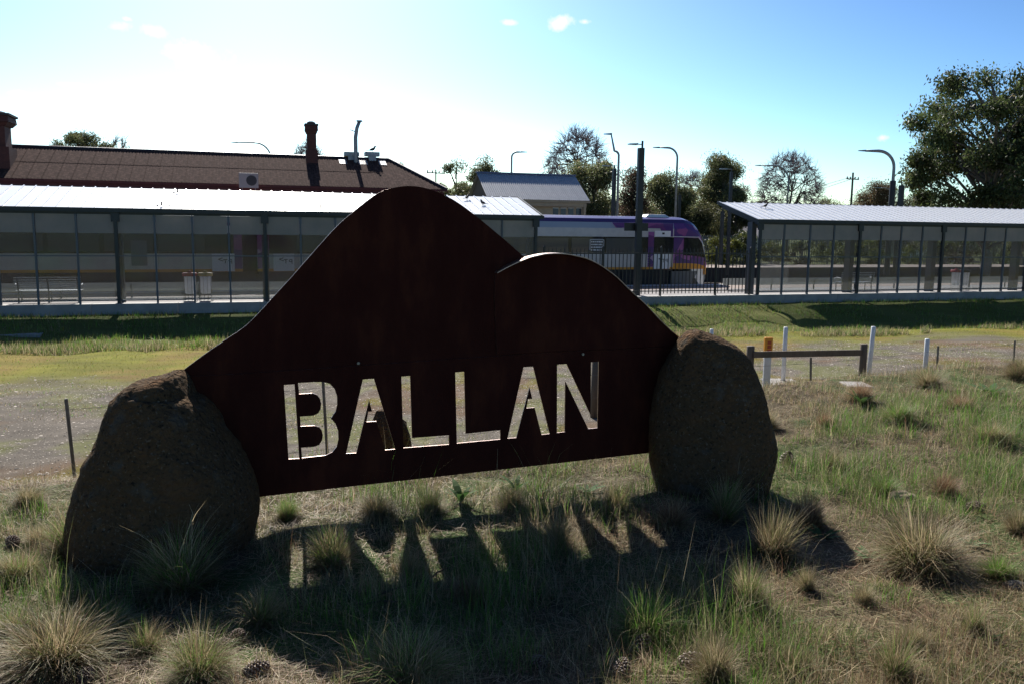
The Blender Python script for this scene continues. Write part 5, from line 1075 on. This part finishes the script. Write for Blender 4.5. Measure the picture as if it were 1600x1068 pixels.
px_tree('young_gum_tree', 622, 228, 24, 100, 'small gum tree peeking over the right end of the station roof', 'column', seed=8, dens=1.0, crown_base=.4)
px_tree('round_leafy_tree', 136, 205, 112, 92, 'rounded dark green tree behind the left part of the station roof', 'gum', seed=9, dens=2.0, crown_base=.3)
px_tree('bare_tree', 192, 202, 46, 98, 'thin bare tree right of the rounded green one behind the station roof', 'bare')
px_tree('bare_tree', 484, 216, 66, 100, 'bare tree behind the brick chimney of the station', 'bare')
px_tree('budding_tree', 1372, 282, 66, 110, 'brownish budding tree left of the large curved street light', 'gum', seed=10, dens=.7, cols=[np.array([.16, .12, .06]), np.array([.10, .09, .04]), np.array([.13, .08, .06])], wts=(3, 2, 2), crown_base=.3)
px_tree('budding_tree', 1432, 298, 70, 108, 'low olive tree between the short column and the large eucalyptus', 'gum', seed=11, dens=.9, crown_base=.2, cols=[np.array([.14, .12, .05]), np.array([.08, .085, .035])], wts=(1, 1))
px_tree('low_tree', 1300, 304, 60, 125, 'dark low tree below the power pole wires', 'bush', seed=12, dens=1.0, crown_base=.1)
px_tree('low_tree', 1195, 312, 70, 120, 'low distant green tree left of the round bare tree', 'bush', seed=13, dens=.8, crown_base=.1)
px_tree('low_tree', 1090, 310, 90, 84, 'low olive bushy tree right behind the train nose', 'bush', seed=14, dens=1.3, crown_base=.08, cols=[np.array([.09, .09, .04]), np.array([.06, .07, .03]), np.array([.13, .12, .06])], wts=(3, 2, 1))
px_tree('low_tree', 1150, 318, 74, 88, 'low olive bushy tree left of the right shelter corner', 'bush', seed=15, dens=1.3, crown_base=.08, cols=[np.array([.09, .09, .04]), np.array([.06, .07, .03])], wts=(3, 2))
px_tree('low_tree', 1020, 315, 74, 86, 'dense low tree behind the black light column', 'bush', seed=16, dens=1.3, crown_base=.08)
px_tree('low_tree', 965, 310, 56, 84, 'brown undergrowth tree behind the paired light poles', 'bush', seed=17, dens=1.0, crown_base=.08, cols=[np.array([.14, .10, .07]), np.array([.10, .09, .05])], wts=(2, 2))
px_tree('low_tree', 735, 280, 70, 84, 'green hedge-like tree between the station roof and the cream building', 'bush', seed=18, dens=1.3, crown_base=.06)
px_tree('eucalyptus_tree', 1600, 240, 90, 78, 'second eucalyptus at the right margin under the largest one', 'gum', seed=19, dens=1.2, bm=barkp, crown_base=.2)
px_tree('low_tree', 1560, 318, 90, 95, 'low green trees beneath the large eucalyptus at right', 'bush', seed=20, dens=1.1, crown_base=.05)
px_tree('low_tree', 1062, 300, 90, 96, 'broad olive tree low behind the street light right of the black column', 'bush', seed=21, dens=1.3, crown_base=.05)
px_tree('low_tree', 940, 300, 80, 92, 'dark undergrowth tree behind the tall hooked street light', 'bush', seed=22, dens=1.3, crown_base=.05)
px_tree('low_tree', 690, 285, 60, 88, 'low green tree touching the right end of the station roof', 'bush', seed=23, dens=1.3, crown_base=.05)
px_tree('low_tree', 1350, 306, 80, 118, 'low brown tree at the foot of the crossarm power pole', 'bush', seed=24, dens=1.1, crown_base=.05, cols=[np.array([.16, .12, .07]), np.array([.11, .10, .05])], wts=(2, 2))
px_tree('low_tree', 1480, 312, 90, 92, 'low green tree left under the largest eucalyptus', 'bush', seed=25, dens=1.2, crown_base=.05)
# bushes along the palisade fence
BUSH = [np.array([.12, .14, .03]), np.array([.06, .08, .025]), np.array([.17, .17, .04]), np.array([.04, .05, .02])]
for i, (px, topy, w, lab, wt) in enumerate(((1130, 366, 60, 'yellow-green bush at the left end of the palisade fence', (4, 1, 3, .5)), (1165, 362, 50, 'dark bush behind the palisade fence next to the shelter corner', (1, 4, .5, 3)), (1210, 378, 60, 'yellow flowering bush behind the first panes of the right shelter', (3, 1, 4, .5)), (1255, 376, 54, 'dark green bush behind the second bay panes', (1, 4, 1, 3)), (1310, 375, 62, 'olive bush behind the first main post of the right shelter', (3, 3, 1, 1)), (1365, 372, 56, 'light green bush behind the right shelter bench', (4, 2, 2, 1)), (1425, 380, 60, 'low green bush behind the middle of the right shelter', (3, 2, 2, 1)), (1500, 374, 70, 'dark bush behind the right shelter bins', (1, 3, 1, 3)), (1570, 374, 70, 'dull bush at the right end behind the shelter', (1, 3, 1, 2)))):
    P = ST.p(ST.u_at(px, 29.6), 29.6, 0); px_tree('bush', px, topy, w, P.y, lab, 'bush', 'bush', g=-1.2, seed=30+i, dens=1.4, lsize=.16, cols=BUSH, wts=wt, group='bushes along the far palisade fence', crown_base=.02)
# distant tree belt closing the horizon, far houses
V = []; cen = []; rad = []
for k in range(260):
    x = random.uniform(-150, 260); cen.append((x, 190+random.uniform(-10, 25), -1+random.uniform(0, 7)+2.5*fbm(np.array([x]), np.array([0.]), .05)[0])); rad.append(random.uniform(2, 4.2))
V, Q, col = leaves(cen, rad, 20000, 1.4, [np.array([.05, .055, .035]), np.array([.09, .08, .05])], (2, 1)); tag(link(bpy.data.objects.new('distant_tree_belt', npmesh('distant_tree_belt', V, Q, np.zeros((0, 3), int), leafd, col))), kind='stuff')
def house(px, ridge_y, wpx, Y, lab, wc, rc, g=-1.6):
    a = at_y(px, ridge_y, Y); w = wpx/F*Y/2; h = a.z-g; t = thing('house', lab, 'house', (a.x, Y, g), .5, 'far houses beyond the station'); m = MB(); m.box(-w, w, -3, 3, 0, h*.62); m.build('wall', wc, t)
    m = MB(); m.hexa([(-w-.3, -3.4, h*.58), (w+.3, -3.4, h*.58), (w+.3, 3.4, h*.58), (-w-.3, 3.4, h*.58), (-w+.6, -.05, h), (w-.6, -.05, h), (w-.6, .05, h), (-w+.6, .05, h)]); m.build('roof', rc, t)
    for x_ in (-w*.5, w*.3): m = MB(); m.box(x_-.5, x_+.5, -3.05, -2.99, h*.2, h*.48); m.build('window', mat('dark_window', (.05, .06, .08), .2), t)
house(1160, 349, 44, 110, 'pale house with a light gabled roof between the train nose and right shelter', white, mat('pale_tile', (.45, .42, .42), .7)); house(1395, 352, 40, 118, 'far house seen through the right shelter glass', white, mat('brown_tile', (.25, .14, .11), .8)); house(1430, 356, 30, 122, 'second far house with a grey roof seen through the right shelter', white, zinc)
